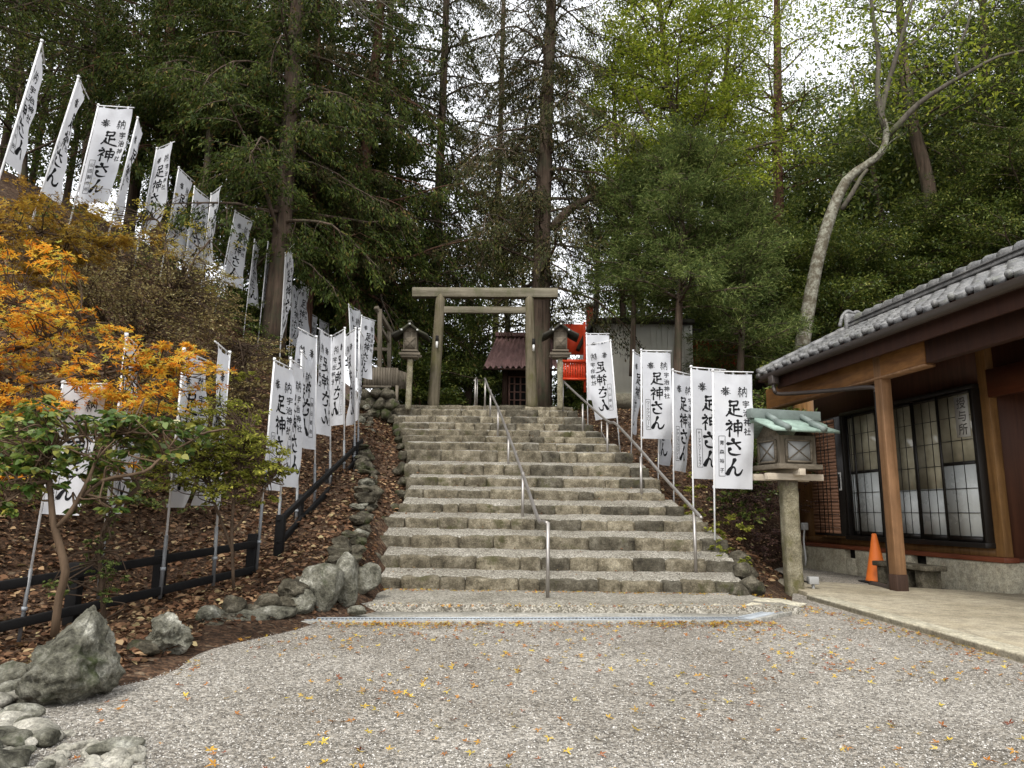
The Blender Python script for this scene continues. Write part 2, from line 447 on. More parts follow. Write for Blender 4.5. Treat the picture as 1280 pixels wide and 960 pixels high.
M['orange'] = m_leaf('orange maple leaves', [(0, (0.45, 0.13, 0.02)), (0.2, (0.70, 0.27, 0.025)), (0.5, (0.80, 0.45, 0.05)), (0.78, (0.74, 0.56, 0.09)), (1, (0.40, 0.44, 0.09))], 0.5)
M['goldbrown'] = m_leaf('golden brown maple leaves', [(0, (0.14, 0.075, 0.014)), (0.5, (0.30, 0.17, 0.025)), (1, (0.46, 0.32, 0.05))], 0.45)
M['camellia'] = m_leaf('glossy green leaves', [(0, (0.04, 0.085, 0.016)), (0.4, (0.085, 0.15, 0.03)), (0.75, (0.19, 0.25, 0.06)), (1, (0.36, 0.31, 0.06))], 0.35, 0.32, 0.5)
M['brownleaf'] = m_leaf('withered brown leaves', [(0, (0.10, 0.07, 0.03)), (0.5, (0.23, 0.17, 0.075)), (0.8, (0.34, 0.29, 0.12)), (1, (0.48, 0.42, 0.24))], 0.4, 0.8, 0.1)
M['azalea'] = m_leaf('yellow green bush leaves', [(0, (0.11, 0.125, 0.02)), (0.5, (0.26, 0.28, 0.045)), (1, (0.46, 0.44, 0.09))], 0.5)
M['yellowleaf'] = m_leaf('yellow leaves', [(0, (0.28, 0.22, 0.03)), (1, (0.5, 0.42, 0.08))], 0.5)
M['fallen'] = m_leaf('fallen autumn leaves', [(0, (0.20, 0.045, 0.02)), (0.25, (0.36, 0.13, 0.02)), (0.5, (0.50, 0.27, 0.04)), (0.8, (0.58, 0.44, 0.06)), (1, (0.24, 0.12, 0.05))], 0.15, 0.8, 0.1)
M['deadleaf'] = m_leaf('dead brown leaves', [(0, (0.04, 0.022, 0.015)), (0.35, (0.115, 0.060, 0.036)), (0.7, (0.22, 0.125, 0.075)), (0.92, (0.34, 0.235, 0.14)), (1, (0.42, 0.36, 0.2))], 0.1, 0.9, 0.1)
# house
M['brownwood'] = m_wood('oiled brown boarding', (0.13, 0.062, 0.02), (0.29, 0.155, 0.055), 2, 0.5, 0.35, 14, None, 0.6)
M['postwood'] = m_wood('oiled brown post', (0.15, 0.078, 0.035), (0.30, 0.165, 0.083), 2, 0.55, 0.3, 16, None, 0.6)
M['beamwood'] = m_wood('oiled brown beam', (0.15, 0.062, 0.018), (0.34, 0.16, 0.048), 1, 0.5, 0.35, 14, None, 0.6)
M['redwood'] = m_wood('red brown sill', (0.12, 0.032, 0.014), (0.20, 0.06, 0.026), 1, 0.5, 0.4, 14, None, 0.3)
M['blind'] = m_wood('brown slatted shutter', (0.26, 0.13, 0.072), (0.38, 0.20, 0.12), 1, 0.55, 0.3, 22, None, 0.3)
M['frame'] = m_plain('dark bronze frame', (0.016, 0.013, 0.011), 0.4, 0.5, 0.3, 0.2, 6)
M['gutter'] = m_plain('brown gutter', (0.06, 0.048, 0.042), 0.4, 0.5, 0.0, 0.15, 6)
M['tile'] = m_stone('silver grey roof tile', [(0.3, (0.075, 0.076, 0.08)), (0.5, (0.14, 0.14, 0.142)), (0.72, (0.26, 0.26, 0.26))], 5.5, 0.14, 0.3, 0.1, (0.13, 0.135, 0.10))
M['tile'].node_tree.nodes['Principled BSDF'].inputs['Roughness'].default_value = 0.42
M['tile'].node_tree.nodes['Principled BSDF'].inputs['Specular IOR Level'].default_value = 0.5
def m_glass(name, lo, hi, zsplit):
    m, nt, b = mat(name, 0.06, 0.5)
    c = ramp(nt, noi(nt, coords(nt), 1.4, 4), [(0.3, lo), (0.7, hi)])
    nt.links.new(c, b.inputs['Base Color'])
    b.inputs['Coat Weight'].default_value = 0.6; b.inputs['Coat Roughness'].default_value = 0.03
    return m
M['frost'] = m_plain('frosted pane', (0.60, 0.62, 0.60), 0.28, 0.5, 0, 0.08, 1.5)
M['clear'] = m_glass('window pane before paper screen', (0.20, 0.185, 0.13), (0.58, 0.54, 0.40), 1)
M['paper'] = m_plain('notice paper', (0.52, 0.52, 0.50), 0.8, 0.2, 0, 0.04, 4)
M['shadewood'] = m_wood('timber darkened for shade', (0.030, 0.012, 0.008), (0.055, 0.022, 0.013), 2, 0.6, 0.3, 14, None, 0.3)  # brown timber with the shade of eave and recess put into its colour
M['cone'] = m_plain('orange cone plastic', (0.82, 0.19, 0.03), 0.5, 0.4, 0, 0.06, 5)
M['blackrub'] = m_plain('black rubber', (0.02, 0.02, 0.02), 0.8, 0.2, 0, 0.3, 8)
M['plasticw'] = m_plain('white plastic', (0.62, 0.61, 0.58), 0.5, 0.4, 0, 0.08, 6)
M['plasticg'] = m_plain('grey plastic', (0.33, 0.33, 0.32), 0.5, 0.4, 0, 0.1, 6)
M['rust'] = m_plain('rusty pink corrugated iron', (0.20, 0.12, 0.11), 0.75, 0.3, 0.1, 0.35, 3.5)
M['shrinewood'] = m_wood('dark shrine boards', (0.035, 0.02, 0.014), (0.085, 0.05, 0.036), 2, 0.75, 0.2, 18)
M['lattice'] = m_wood('red brown lattice', (0.14, 0.075, 0.055), (0.24, 0.14, 0.11), 2, 0.7, 0.2, 18)
M['vermilion'] = m_plain('vermilion paint', (0.72, 0.07, 0.022), 0.5, 0.4, 0, 0.12, 4)
M['vermilion2'] = m_plain('faded vermilion paint', (0.33, 0.07, 0.04), 0.6, 0.3, 0, 0.25, 6)
M['beige'] = m_plain('grey beige cladding', (0.68, 0.67, 0.58), 0.6, 0.35, 0, 0.06, 3)
M['dark'] = m_plain('near black', (0.012, 0.011, 0.010), 0.8, 0.2, 0, 0.2, 5)
M['brass'] = m_plain('bright metal cap', (0.6, 0.58, 0.5), 0.35, 0.5, 0.6, 0.1, 8)
# ------------------------------------------------------------------ terrain
NSTEP = 16
SY = [8.7 + 0.5 * k for k in range(NSTEP)]
BOT = [738, 710, 683.7, 659.4, 640, 622, 607, 593, 576, 562.8, 552.4, 545, 537, 528.4, 520, 512.0]
TOP = [723, 696, 670.4, 648.6, 630.5, 612.8, 597, 581, 564, 553.8, 545.7, 537.8, 529.8, 521, 512.5, 507.5]
LPX = [468, 473, 467, 480, 498, 505, 507, 505, 508, 505, 503, 500, 498, 492, 486, 486]
RPX = [930, 918, 905, 880, 850, 828, 822, 808, 792, 775, 762, 752, 742, 732, 722, 716]
SZB = [at(640, b, y)[2] for b, y in zip(BOT, SY)]
SZT = [at(640, t, y)[2] for t, y in zip(TOP, SY)]
SXL = [at(p, b, y)[0] for p, b, y in zip(LPX, BOT, SY)]
SXR = [at(p, b, y)[0] for p, b, y in zip(RPX, BOT, SY)]
ZTOP = SZT[-1]

cps = []
def cpt(x, y, z): cps.append((x, y, z))
def cpx(px, py, Y, dz=0.0):
    p = at(px, py, Y); cps.append((p[0], p[1], p[2] + dz))
for x in (-1.5, 0, 2, 4, 6.5, 9):                     # the yard and the ground under the house
    for y in (-6, -2, 1, 3, 5, 6.6): cpt(x, y, -0.06)
for x in (4.6, 5.6, 7, 9, 12): 
    for y in (9, 11, 13): cpt(x, y, -0.10)
cpt(3.9, 9.8, -0.07); cpt(4.2, 10.8, -0.08); cpt(4.5, 12.2, -0.06); cpt(5.3, 14.2, -0.06)
for x in (6.3, 8, 11): cpt(x, 15, 0.0)
for y in (-6, -2, 1): cpt(-3, y, -0.05); cpt(-6, y, 0.4)
cpt(-2.1, 3.0, -0.04); cpt(-2.0, 4.0, -0.03); cpt(-2.0, 5.2, -0.03); cpt(-1.6, 6.3, -0.04)
for i in range(NSTEP):                                # under the stairs
    cpt(SXL[i] + 0.3, SY[i], SZB[i] - 0.25); cpt(SXR[i] - 0.3, SY[i], SZB[i] - 0.25)
    if i % 2 == 0: cpt((SXL[i] + SXR[i]) / 2, SY[i], SZB[i] - 0.3)
for x in (-4, -2, 0, 2, 4):
    for y in (16.6, 18.5, 21): cpt(x, y, ZTOP - 0.06 if y < 20 else ZTOP)
for x in (-6, 0, 6): cpt(x, 30, ZTOP + 1.0); cpt(x, 45, ZTOP + 3.0)
# left: gutter of leaves, stone edging, bank, fence line, slope, path with the upper banners
for a in ((472, 690, 9.0), (482, 655, 9.9), (490, 610, 11.2), (490, 570, 12.8), (480, 530, 14.8)): cpx(*a, dz=-0.10)
for a in ((330, 762, 6.5), (420, 715, 7.7), (432, 672, 8.7), (448, 630, 10.0), (448, 590, 11.4), (446, 550, 13.0), (450, 515, 14.8)): cpx(*a, dz=-0.02)
for a in ((380, 690, 8.0), (400, 640, 9.6), (425, 590, 11.4)): cpx(*a)
for a in ((0, 800, 5.7), (60, 790, 6.0), (125, 762, 6.5), (200, 742, 6.9), (267, 726, 7.4), (322, 706, 7.9), (346, 685, 8.5), (393, 634, 10.0), (430, 596, 11.6), (444, 575, 12.7)): cpx(*a, dz=-0.10)
for a in ((0, 850, 4.6), (60, 830, 4.6), (170, 800, 5.3)): cpx(*a)
for a in ((230, 660, 8.6), (120, 640, 8.4), (300, 600, 10.2), (350, 560, 12), (410, 520, 14), (0, 620, 7.6), (20, 500, 8.8), (200, 540, 9.6), (300, 480, 12)): cpx(*a)
for a in ((20, 275, 10.6), (88, 285, 11.6), (165, 320, 12.6), (230, 365, 13.4), (275, 395, 14.0), (320, 430, 15.0), (360, 455, 16.0), (410, 470, 17.5)): cpx(*a, dz=-0.15)
for x, y, z in ((-11, 12, 7.4), (-14, 9, 8.2), (-10, 6, 4.2), (-13, 3, 4.5), (-10, 18, 8.0), (-16, 20, 10.5), (-7, 22, 5.6), (-12, 30, 8), (-22, 12, 12), (-22, 30, 12), (-20, -4, 6), (-8, 17, 6.4), (-7.5, 14.5, 5.6)): cpt(x, y, z)
# right: bank between the steps and the house, hillside behind the house
for a in ((893, 700, 9.7), (868, 702, 10.0), (842, 640, 11.4), (803, 629, 12.2), (776, 573, 14.0), (790, 575, 14.0), (824, 620, 12.6)): cpx(*a, dz=-0.03)
for x, y, z in ((3.45, 9.7, 0.05), (3.65, 10.6, 0.22), (3.9, 12.2, 0.45), (4.4, 14.3, 1.0), (4.6, 16.5, 2.9), (6, 17.5, 2.4), (5, 20, 3.7), (8, 17.5, 2.0), (8, 21, 4.6), (12, 18, 3.2), (12, 23, 7), (18, 16, 6), (18, 25, 11), (25, 18, 10), (10, 32, 8.5), (26, 34, 16), (18, 4, 1.0), (18, -4, 0.2), (30, 4, 4), (3.2, 15.0, 2.7), (2.4, 16.0, 3.0)): cpt(x, y, z)
cp_ = np.array(cps)
def tps_phi(r2): return r2 * np.log(r2 + 1e-9) * 0.5
_d = ((cp_[:, None, :2] - cp_[None, :, :2]) ** 2).sum(-1)
_n = len(cp_)
_A = np.zeros((_n + 3, _n + 3)); _A[:_n, :_n] = tps_phi(_d) + np.eye(_n) * 0.02
_A[:_n, _n] = 1; _A[:_n, _n + 1:] = cp_[:, :2]; _A[_n, :_n] = 1; _A[_n + 1:, :_n] = cp_[:, :2].T
_w = np.linalg.solve(_A, np.r_[cp_[:, 2], 0, 0, 0])
def H(x, y):
    x = np.atleast_1d(np.asarray(x, float)); y = np.atleast_1d(np.asarray(y, float))
    sh = x.shape; q = np.stack([x.ravel(), y.ravel()], 1)
    out = np.empty(len(q))
    for s in range(0, len(q), 20000):
        d = ((q[s:s + 20000, None] - cp_[None, :, :2]) ** 2).sum(-1)
        out[s:s + 20000] = tps_phi(d) @ _w[:_n] + _w[_n] + q[s:s + 20000] @ _w[_n + 1:]
    # far away the ground eases to a gentle level
    r = np.hypot(q[:, 0], q[:, 1] - 12)
    k = np.clip((r - 28) / 25, 0, 1)
    lvl = np.clip(q[:, 1] * 0.12, -1, 6) + np.clip(abs(q[:, 0]) - 6, 0, 14) * 0.7 * np.clip((q[:, 1] + 5) / 15, 0, 1)
    out = out * (1 - k) + lvl * k
    # the gravel yard and the house plot are level
    px_, py_ = q[:, 0], q[:, 1]
    return out.reshape(sh)
def h1(x, y): return float(H(x, y)[0])

tx = np.unique(np.r_[np.linspace(-300, -30, 10), np.linspace(-30, -9, 36), np.arange(-9, 7.01, 0.16), np.linspace(7, 30, 40), np.linspace(30, 300, 10)].round(3))
ty = np.unique(np.r_[np.linspace(-200, -8, 10), np.linspace(-8, 2, 14), np.arange(2, 18.01, 0.16), np.linspace(18, 45, 50), np.linspace(45, 300, 12)].round(3))
GX, GY = np.meshgrid(tx, ty, indexing='ij')
GZ = H(GX, GY)
rs = np.random.RandomState(3)
bumpy = np.array([mnoise.noise(Vector((x * 1.7, y * 1.7, 0))) * 0.06 + mnoise.noise(Vector((x * 5, y * 5, 3))) * 0.02 for x, y in zip(GX.ravel(), GY.ravel())]).reshape(GX.shape)
onbank = np.clip((GZ - 0.05) / 0.4, 0, 1)
GZ = GZ + bumpy * onbank
o = MB().grid(np.stack([GX, GY, GZ], -1).transpose(1, 0, 2)).build('hillside_ground', M['litter'], smooth=True)
setting(o, 'brown leaf covered hillside and bank around the stone steps', 'hillside')

# gravel yard sheet, following its left edge of boulders and the kerb of the platform on the right
yard = [(-2.0, -30), (30, -30), (30, 5.0), (9.8, 14.6), (5.2, 15.2), (4.6, 11.5), (3.95, 10.2), (3.3, 8.6), (3.1, 7.9), (2.35, 7.03), (-1.9, 6.62), (-2.35, 6.1), (-2.15, 5.2), (-2.2, 4.6), (-2.35, 3.8), (-2.25, 3.0), (-2.0, 2.0), (-2.0, 0)]
import bmesh
bm = bmesh.new()
f = bm.faces.new([bm.verts.new((x, y, 0.0)) for x, y in yard])
bmesh.ops.triangulate(bm, faces=[f])
me = bpy.data.meshes.new('gravel_yard'); bm.to_mesh(me); bm.free()
me.materials.append(M['gravel'])
o = bpy.data.objects.new('gravel_yard', me); COL.objects.link(o)
setting(o, 'flat yard of fine grey gravel in front of the steps', 'gravel yard')

# ------------------------------------------------------------------ stone staircase
st = empty('stone_staircase', (0.4, 8.7, 0.0), 'wide flight of rough stone steps with gravel treads climbing to the wooden gateway', 'staircase')
rs = np.random.RandomState(11)
for i in range(NSTEP):
    zb, zt, y = SZB[i], SZT[i], SY[i]
    xl, xr = SXL[i], SXR[i]
    mb = MB(); x = xl; k = 0
    if i < 8: xr += 0.05
    while x < xr - 0.08:
        wd = rs.uniform(0.22, 0.72)
        if xr - x - wd < 0.2: wd = xr - x
        hh = zt - zb + 0.14
        dep = rs.uniform(0.24, 0.32)
        t = (x + wd / 2 - xl) / (xr - xl)
        cy = y + dep / 2 - 0.05 * math.sin(t * 3.0) - 0.12 * max(0, t - 0.75) * (1 if i < 5 else 0) + rs.uniform(-0.022, 0.022)
        v, fc = block_geo(100 * i + k, (wd - 0.003, dep + rs.uniform(0, .02), hh), rs.uniform(0.012, 0.03), 0.022, (9, 3, 6))
        a = rs.uniform(-0.035, 0.035)
        v = v @ rotz(a).T
        v[:, 2] += rs.uniform(-0.014, 0.008) + zb - 0.14 + hh / 2
        v[:, 0] += x + wd / 2; v[:, 1] += cy
        mb.add(v, [fc]); x += wd; k += 1
    so = mb.build('step', M['step'], st, smooth=True)
    tt = np.linspace(0, 1, 30); yy = y + 0.045 - 0.05 * np.sin(tt * 3.0) - 0.12 * np.clip(tt - 0.75, 0, 1) * (1 if i < 5 else 0)
    xx = xl + 0.05 + (xr - xl - 0.10) * tt
    MB().grid(np.array([[(a_, b_ + q_, c_) for a_, b_ in zip(xx, yy)] for q_, c_ in ((0.0, zb - 0.1), (0.0, zt - 0.03), (0.2, zt - 0.02))])).build('mortar', M['step'], so, smooth=True)
    # tread of packed gravel running back to the next riser
    yn = SY[i + 1] + 0.1 if i + 1 < NSTEP else y + 0.8
    zn = SZB[i + 1] if i + 1 < NSTEP else zt + 0.03
    u = np.linspace(0, 1, 40); vv = np.linspace(0, 1, 9)
    P = np.zeros((9, 40, 3))
    for b_, q in enumerate(vv):
        P[b_, :, 0] = xl + 0.04 + (xr - xl - 0.08) * u
        P[b_, :, 1] = y + 0.075 - 0.05 * np.sin(u * 3.0) * (1 - q) - 0.12 * np.clip(u - 0.75, 0, 1) * (1 if i < 5 else 0) * (1 - q) + (yn - y - 0.075) * q
        P[b_, :, 2] = (zt - 0.012) + (zn - zt + 0.012) * q ** 0.8
    P[..., 2] += fbm(P.reshape(-1, 3), 2.3, 3, i).reshape(9, 40) * 0.012
    P[0, :, 2] -= 0.02
    MB().grid(P).build('tread', M['tread'], so, smooth=True)
# low landing of worn concrete and stone at the foot
u = np.linspace(0, 1, 60); q = np.linspace(0, 1, 14)
xl0, xr0 = onz(440, 765)[0], onz(972, 758)[0]
P = np.zeros((14, 60, 3))
for b_, k in enumerate(q):
    P[b_, :, 0] = (xl0 + 0.16 * k) + ((xr0 - 0.28 * k) - (xl0 + 0.16 * k)) * u
    P[b_, :, 1] = 7.32 + (8.8 - 7.32) * k + 0.25 * u * (1 - k)
    if b_ == 1: P[b_, :, 1] = P[0, :, 1] + 0.03
    P[b_, :, 2] = 0.012 + 0.068 * min(1, k * 14) + k * 0.012
nz = fbm(P.reshape(-1, 3), 3.0, 4, 5).reshape(14, 60)
P[..., 2] += nz * 0.010; P[0, :, 1] += nz[0] * 0.05; P[0, :, 2] = -0.01
MB().grid(P).build('landing', M['tread'], st, smooth=True)
mb = MB()
for k, (x, y, sx, sy_, sz) in enumerate(((2.95, 8.05, 0.34, 0.20, 0.09), (2.55, 7.72, 0.22, 0.13, 0.07), (2.2, 7.66, 0.16, 0.1, 0.06))):
    v, fc = rock_geo(40 + k, (sx, sy_, sz), 4); mb.add(v + np.array([x, y, 0.03]), [fc])
mb.build('edge_stone', M['concrete'], st, smooth=True)
for k, (px, py, Y, s) in enumerate(((935, 735, 8.7, 0.17), (925, 742, 8.55, 0.12), (932, 716, 9.0, 0.15), (922, 700, 9.4, 0.14))):
    p = at(px, py, Y); v, fc = rock_geo(60 + k, (s * 1.2, s, s * 0.9), 4); MB().add(v + p, [fc]).build('corner_stone', M['mossrock'], st, smooth=True)

# ------------------------------------------------------------------ drain along the foot of the steps
dr = empty('drain_channel', (0, 7.0, 0), 'grey metal drain grate and kerb along the foot of the steps', 'drain')
A, B, C_ = onz(366, 777, 0.02), onz(938, 776, 0.02), onz(1000, 762, 0.02)
def strip(mb, a, b, wd, z0, z1, side=1):
    a = np.array(a[:2]); b = np.array(b[:2]); d = (b - a) / np.linalg.norm(b - a); n = np.array([-d[1], d[0]]) * wd * side
    mb.prism([a, b, b + n, a + n] if side > 0 else [a + n, b + n, b, a], z0, z1)
g = MB()
for a, b in ((A, B), (B, C_)):
    a = np.array(a); b = np.array(b); L = np.linalg.norm(b - a); d = (b - a) / L; n = np.array([-d[1], d[0], 0])
    m_ = int(L / 0.035)
    for k in range(m_):
        c = a + d * (k + 0.5) * L / m_ + n * 0.09
        g.box((c[0], c[1], 0.024), (0.012, 0.15, 0.012), np.stack([d, n, [0, 0, 1]], 1))
    for q_ in (0.02, 0.16):
        g.bar(a + n * q_ + [0, 0, 0.006], b + n * q_ + [0, 0, 0.006], 0.014, 0.016)
g.build('grate', M['galv'], dr)
c = MB(); strip(c, A, B, 0.18, -0.05, 0.012); strip(c, B, C_, 0.18, -0.05, 0.012); c.build('channel', M['plasticg'], dr)
k = MB(); strip(k, A, B, 0.05, -0.05, 0.03, -1); strip(k, B, C_, 0.05, -0.05, 0.036, -1)
k.build('kerb', M['greyconcrete'], dr, bevel=0.006)
e = MB(); n2 = np.array([-0.02, 0.19, 0])
e.prism([C_[:2] + (-0.32, 0.03), C_[:2] + (0.02, 0.04), C_[:2] + (-0.25, 0.95), C_[:2] + (-0.52, 0.9)], -0.03, 0.02)
e.build('apron', M['galv'], dr)
e = MB(); e.prism([A[:2] + (0.0, 0.185), B[:2] + (0.0, 0.185), B[:2] + (0.25, 0.75), (0, 7.9), A[:2] + (0.15, 0.8)], -0.05, 0.010)
e.build('concrete_strip', M['greyconcrete'], dr)

# ------------------------------------------------------------------ handrails
def handrail(label, posts, rail, r=0.021, extra=None):
    p0 = at(*posts[0][0])
    t = empty('handrail', p0, label, 'handrail')
    for a, b in posts:
        pa, pb = at(*a), at(*b)
        pb = np.array([pa[0], pa[1], pb[2]])
        MB().tube([pa - [0, 0, 0.06], pb], r, 12).build('post', M['steel'], t, smooth=True)
    pts = np.array([at(*q_) for q_ in rail])
    MB().tube(smooth_path(pts, 4), r * 1.08, 12).build('rail', M['steel'], t, smooth=True)
    return t
def smooth_path(p, k=6):
    p = np.asarray(p, float)
    if len(p) < 3: return np.array([p[0] + (p[-1] - p[0]) * s for s in np.linspace(0, 1, k + 1)])
    e_ = np.concatenate([2 * p[:1] - p[1:2], p, 2 * p[-1:] - p[-2:-1]])
    out = []
    for i in range(1, len(e_) - 2):
        a, b, c, d = e_[i - 1], e_[i], e_[i + 1], e_[i + 2]
        for s in np.linspace(0, 1, k, endpoint=False):
            out.append(0.5 * (2 * b + (c - a) * s + (2 * a - 5 * b + 4 * c - d) * s * s + (3 * b - a - 3 * c + d) * s ** 3))
    out.append(p[-1]); return np.array(out)
handrail('brown steel handrail running up the middle of the stone steps',
         [((684.5, 752, 8.05), (684, 653, 8.05)), ((653, 661, 10.4), (652, 590, 10.4)), ((635, 595, 12.4), (634.5, 541, 12.4)), ((622, 552, 14.0), (622, 508, 14.0)), ((612.5, 526, 15.3), (612, 487, 15.3)), ((606, 509, 16.0), (605.5, 474, 16.0))],
         [(684, 654, 8.05), (679, 652, 8.25), (672, 647, 8.6), (654, 594, 10.4), (634.5, 541, 12.4), (622, 509, 14.0), (612, 488, 15.3), (606, 473, 16.0)])
handrail('brown steel handrail up the right side of the stone steps before the banners',
         [((870, 719, 9.15), (869, 643, 9.15)), ((802, 630, 11.2), (801, 571, 11.2)), ((759.5, 580, 13.0), (759, 528, 13.0)), ((728.5, 545, 14.6), (728, 505, 14.6)), ((703.5, 515, 15.9), (703, 477, 15.9))],
         [(877, 648, 8.95), (869, 639, 9.15), (826, 592, 10.4), (801, 563, 11.2), (770, 530, 12.6), (759, 526, 13.0), (728, 499, 14.6), (700, 473, 15.95)])
handrail('short pale steel handrail at the top of the steps before the shrine',
         [((593.5, 509, 16.2), (593, 474, 16.2)), ((596, 507, 17.2), (595.5, 474, 17.2))],
         [(593, 476, 16.2), (595.5, 472, 17.2)], 0.018)
h = handrail('low thin steel rail among the leaves beside the right hand banners',
         [((752, 548, 14.0), (752, 527, 14.0)), ((759, 560, 13.4), (759, 548, 13.4))],
         [(752, 540, 14.0), (763, 560, 13.2)], 0.012)

# ------------------------------------------------------------------ torii
t = empty('torii', at(604, 508, 16.3), 'weathered wooden torii gate standing at the top of the steps', 'torii gate')
Yt = 16.4
def leaning_post(a, b, wa, wb, mt, name, parent, n=20):
    pa, pb = at(*a), at(*b)
    ra = wa / F * a[2] / 2; rb = wb / F * b[2] / 2
    pts = np.array([pa + (pb - pa) * s for s in np.linspace(-0.05, 1, 14)])
    MB().tube(pts, np.linspace(ra, rb, 14), n).build(name, mt, parent, smooth=True)
leaning_post((541.5, 507, Yt), (551, 368, Yt), 15, 12.5, M['torii'], 'pillar', t)
leaning_post((665, 508, Yt), (661.5, 369, Yt), 15.5, 11.5, M['torii'], 'pillar', t)
a, b = at(516, 365.5, Yt), at(697, 366.5, Yt)
mb = MB()
rad = 13.5 / F * Yt / 2
an = np.array([-2.2, -1.57, -0.94, 0, 1.0, math.pi / 2, math.pi - 1.0, math.pi])
sec = np.array([(-0.8, -1), (0.8, -1), (1.0, -0.1), (0.95, 0.65), (0, 1.05), (-0.95, 0.65), (-1.0, -0.1)]) * rad
xs = np.linspace(0, 1, 14)
P = np.array([[a + (b - a) * s + np.array([0, q_[0], q_[1]]) for q_ in np.r_[sec, sec[:1]]] for s in xs])
mb.grid(P); n_ = len(sec)
mb.add(P[0, :n_], [np.arange(n_)[None]]); mb.add(P[-1, :n_], [np.arange(n_)[None, ::-1]])
mb.build('lintel', M['toriix'], t)
a, b = at(552, 387.5, Yt), at(662, 388, Yt)
MB().bar(a, b, 0.11, 8.5 / F * Yt).build('tie_beam', M['toriix'], t, bevel=0.01)
for px, py in ((546, 432), (667, 436)):
    p = at(px, py, Yt - 0.19)
    MB().tube([p + [0, 0, 0.10], p - [0, 0, 0.05]], 0.028, 8).build('lamp', M['plasticw'], t, smooth=True)
    MB().tube([p + [0, 0.02, 0.24], p + [0, 0, 0.10]], 0.035, 8).build('lamp_bracket', M['dark'], t, smooth=True)

# ------------------------------------------------------------------ two gabled lanterns by the torii
def small_lantern(px, base_y, post_top, Y, label, yaw=0.0):
    s = Y / F
    b0 = at(px, base_y, Y)
    t = empty('wooden_lantern', b0, label, 'lantern', None)
    X0 = b0
    def L(dx, dy, pyv): return np.array([X0[0] + dx * s, Y + dy * s, at(px, pyv, Y)[2]])
    z = lambda pv: at(px, pv, Y)[2]
    mb = MB(); n = 7
    wv = 7.2 * s
    v, fc = block_geo(int(px), (wv, wv, z(post_top) - z(base_y) + 0.1), 0.02, 0.01, (3, 3, 14))
    mb.add(v + np.array([X0[0], Y, (z(post_top) + z(base_y)) / 2 - 0.05]), [fc]); mb.build('stone_post', M['postst'], t, smooth=True)
    zt = z(post_top)
    def bx(dx, dy, zc, sx, sy, sz, m, nm, par=t, bev=0.004):
        o = MB().box((0, 0, 0), (sx * s, sy * s, sz * s)).mesh(nm)
        o.materials.append(m); ob = bpy.data.objects.new(nm, o); COL.objects.link(ob)
        ob.matrix_world = Matrix.Translation((X0[0] + dx * s, Y + dy * s, zt + zc * s)); ob.parent = par
        ob.matrix_parent_inverse = par.matrix_basis.inverted()
        if bev:
            q_ = ob.modifiers.new('b', 'BEVEL'); q_.width = bev
        return ob
    bx(0, 0, 1.5, 20, 16, 3, M['greywoodx'], 'neck_beam')
    mb = MB()
    for dy in (-8, 8): mb.box((X0[0], Y + dy * s, zt + 4.5 * s), (27 * s, 3 * s, 3 * s))
    mb.build('cross_arm', M['greywoodx'], t, bevel=0.003)
    body = bx(0, 0, 9.5 + 10.5, 17, 17, 26, M['greywood'], 'lamp_box')
    bx(0, -9.2, 18, 13.6, 0.8, 14.5, M['greywoodx'], 'window_screen', body, 0)
    for sg in (1, -1):
        mb = MB(); c = X0 + np.array([0, -9.9 * s, 0]); c[2] = zt + 18 * s
        mb.bar(c + np.array([-6.4 * s, 0, -6.8 * s * sg]), c + np.array([6.4 * s, -0.2 * s * sg, 6.8 * s * sg]), 0.6 * s, 0.9 * s, (0, 1, 0))
        mb.build('screen_bar', M['greywood'], body)
    bx(0, 0, 8.2, 21, 21, 2.4, M['greywoodx'], 'sill_board')
    # gable roof, gable towards the steps, with slightly curved slopes
    for sg in (1, -1):
        P = np.zeros((8, 6, 3)); Q = np.linspace(0, 1, 8)
        top, bot = [], []
        for k, q_ in enumerate(Q):
            dx = sg * 23 * q_; dz = 44 - 17 * q_ ** 0.82 + 1.6 * q_ ** 3
            top.append((dx, dz)); bot.append((dx * 0.99, dz - 3.2))
        prof = top + bot[::-1]
        mb = MB(); v = []
        for dy in (-17, 17):
            v += [(X0[0] + a_ * s, Y + dy * s, zt + c_ * s) for a_, c_ in prof]
        m_ = len(prof); k = np.arange(m_); k2 = (k + 1) % m_
        mb.add(v, [np.stack([k, k2, k2 + m_, k + m_], -1)[:, ::sg], np.array([list(range(m_))])[:, ::-sg], np.array([list(range(m_, 2 * m_))])[:, ::sg]])
        mb.build('roof_slope', M['darkroof'], t)
    MB().bar((X0[0], Y - 18 * s, zt + 44.6 * s), (X0[0], Y + 18 * s, zt + 44.6 * s), 5 * s, 2.4 * s).build('ridge', M['darkroof'], t, bevel=0.004)
    mb = MB()
    for dx, dz in ((0, 41), (-10, 33.2), (10, 33.2)):
        mb.box((X0[0] + dx * s, Y - 17.3 * s, zt + dz * s), (2.2 * s, 1.2 * s, 2.2 * s))
    mb.build('rafter_end', M['paper'], t)
    v = [(X0[0] + a_ * s, Y - 9.4 * s, zt + c_ * s) for a_, c_ in ((-8.5, 33), (8.5, 33), (0, 40))]
    v += [(x_, y_ + 18.8 * s, z_) for x_, y_, z_ in v]
    MB().add(v, [np.array([[0, 1, 2], [5, 4, 3]]), np.array([[0, 3, 4, 1], [1, 4, 5, 2], [2, 5, 3, 0]])]).build('gable', M['greywood'], t)
    return t
small_lantern(510.5, 507, 448, 15.6, 'dark gabled wooden lantern on a stone post left of the torii', 0)
small_lantern(700, 506, 448, 15.6, 'dark gabled wooden lantern on a stone post right of the torii', 0)

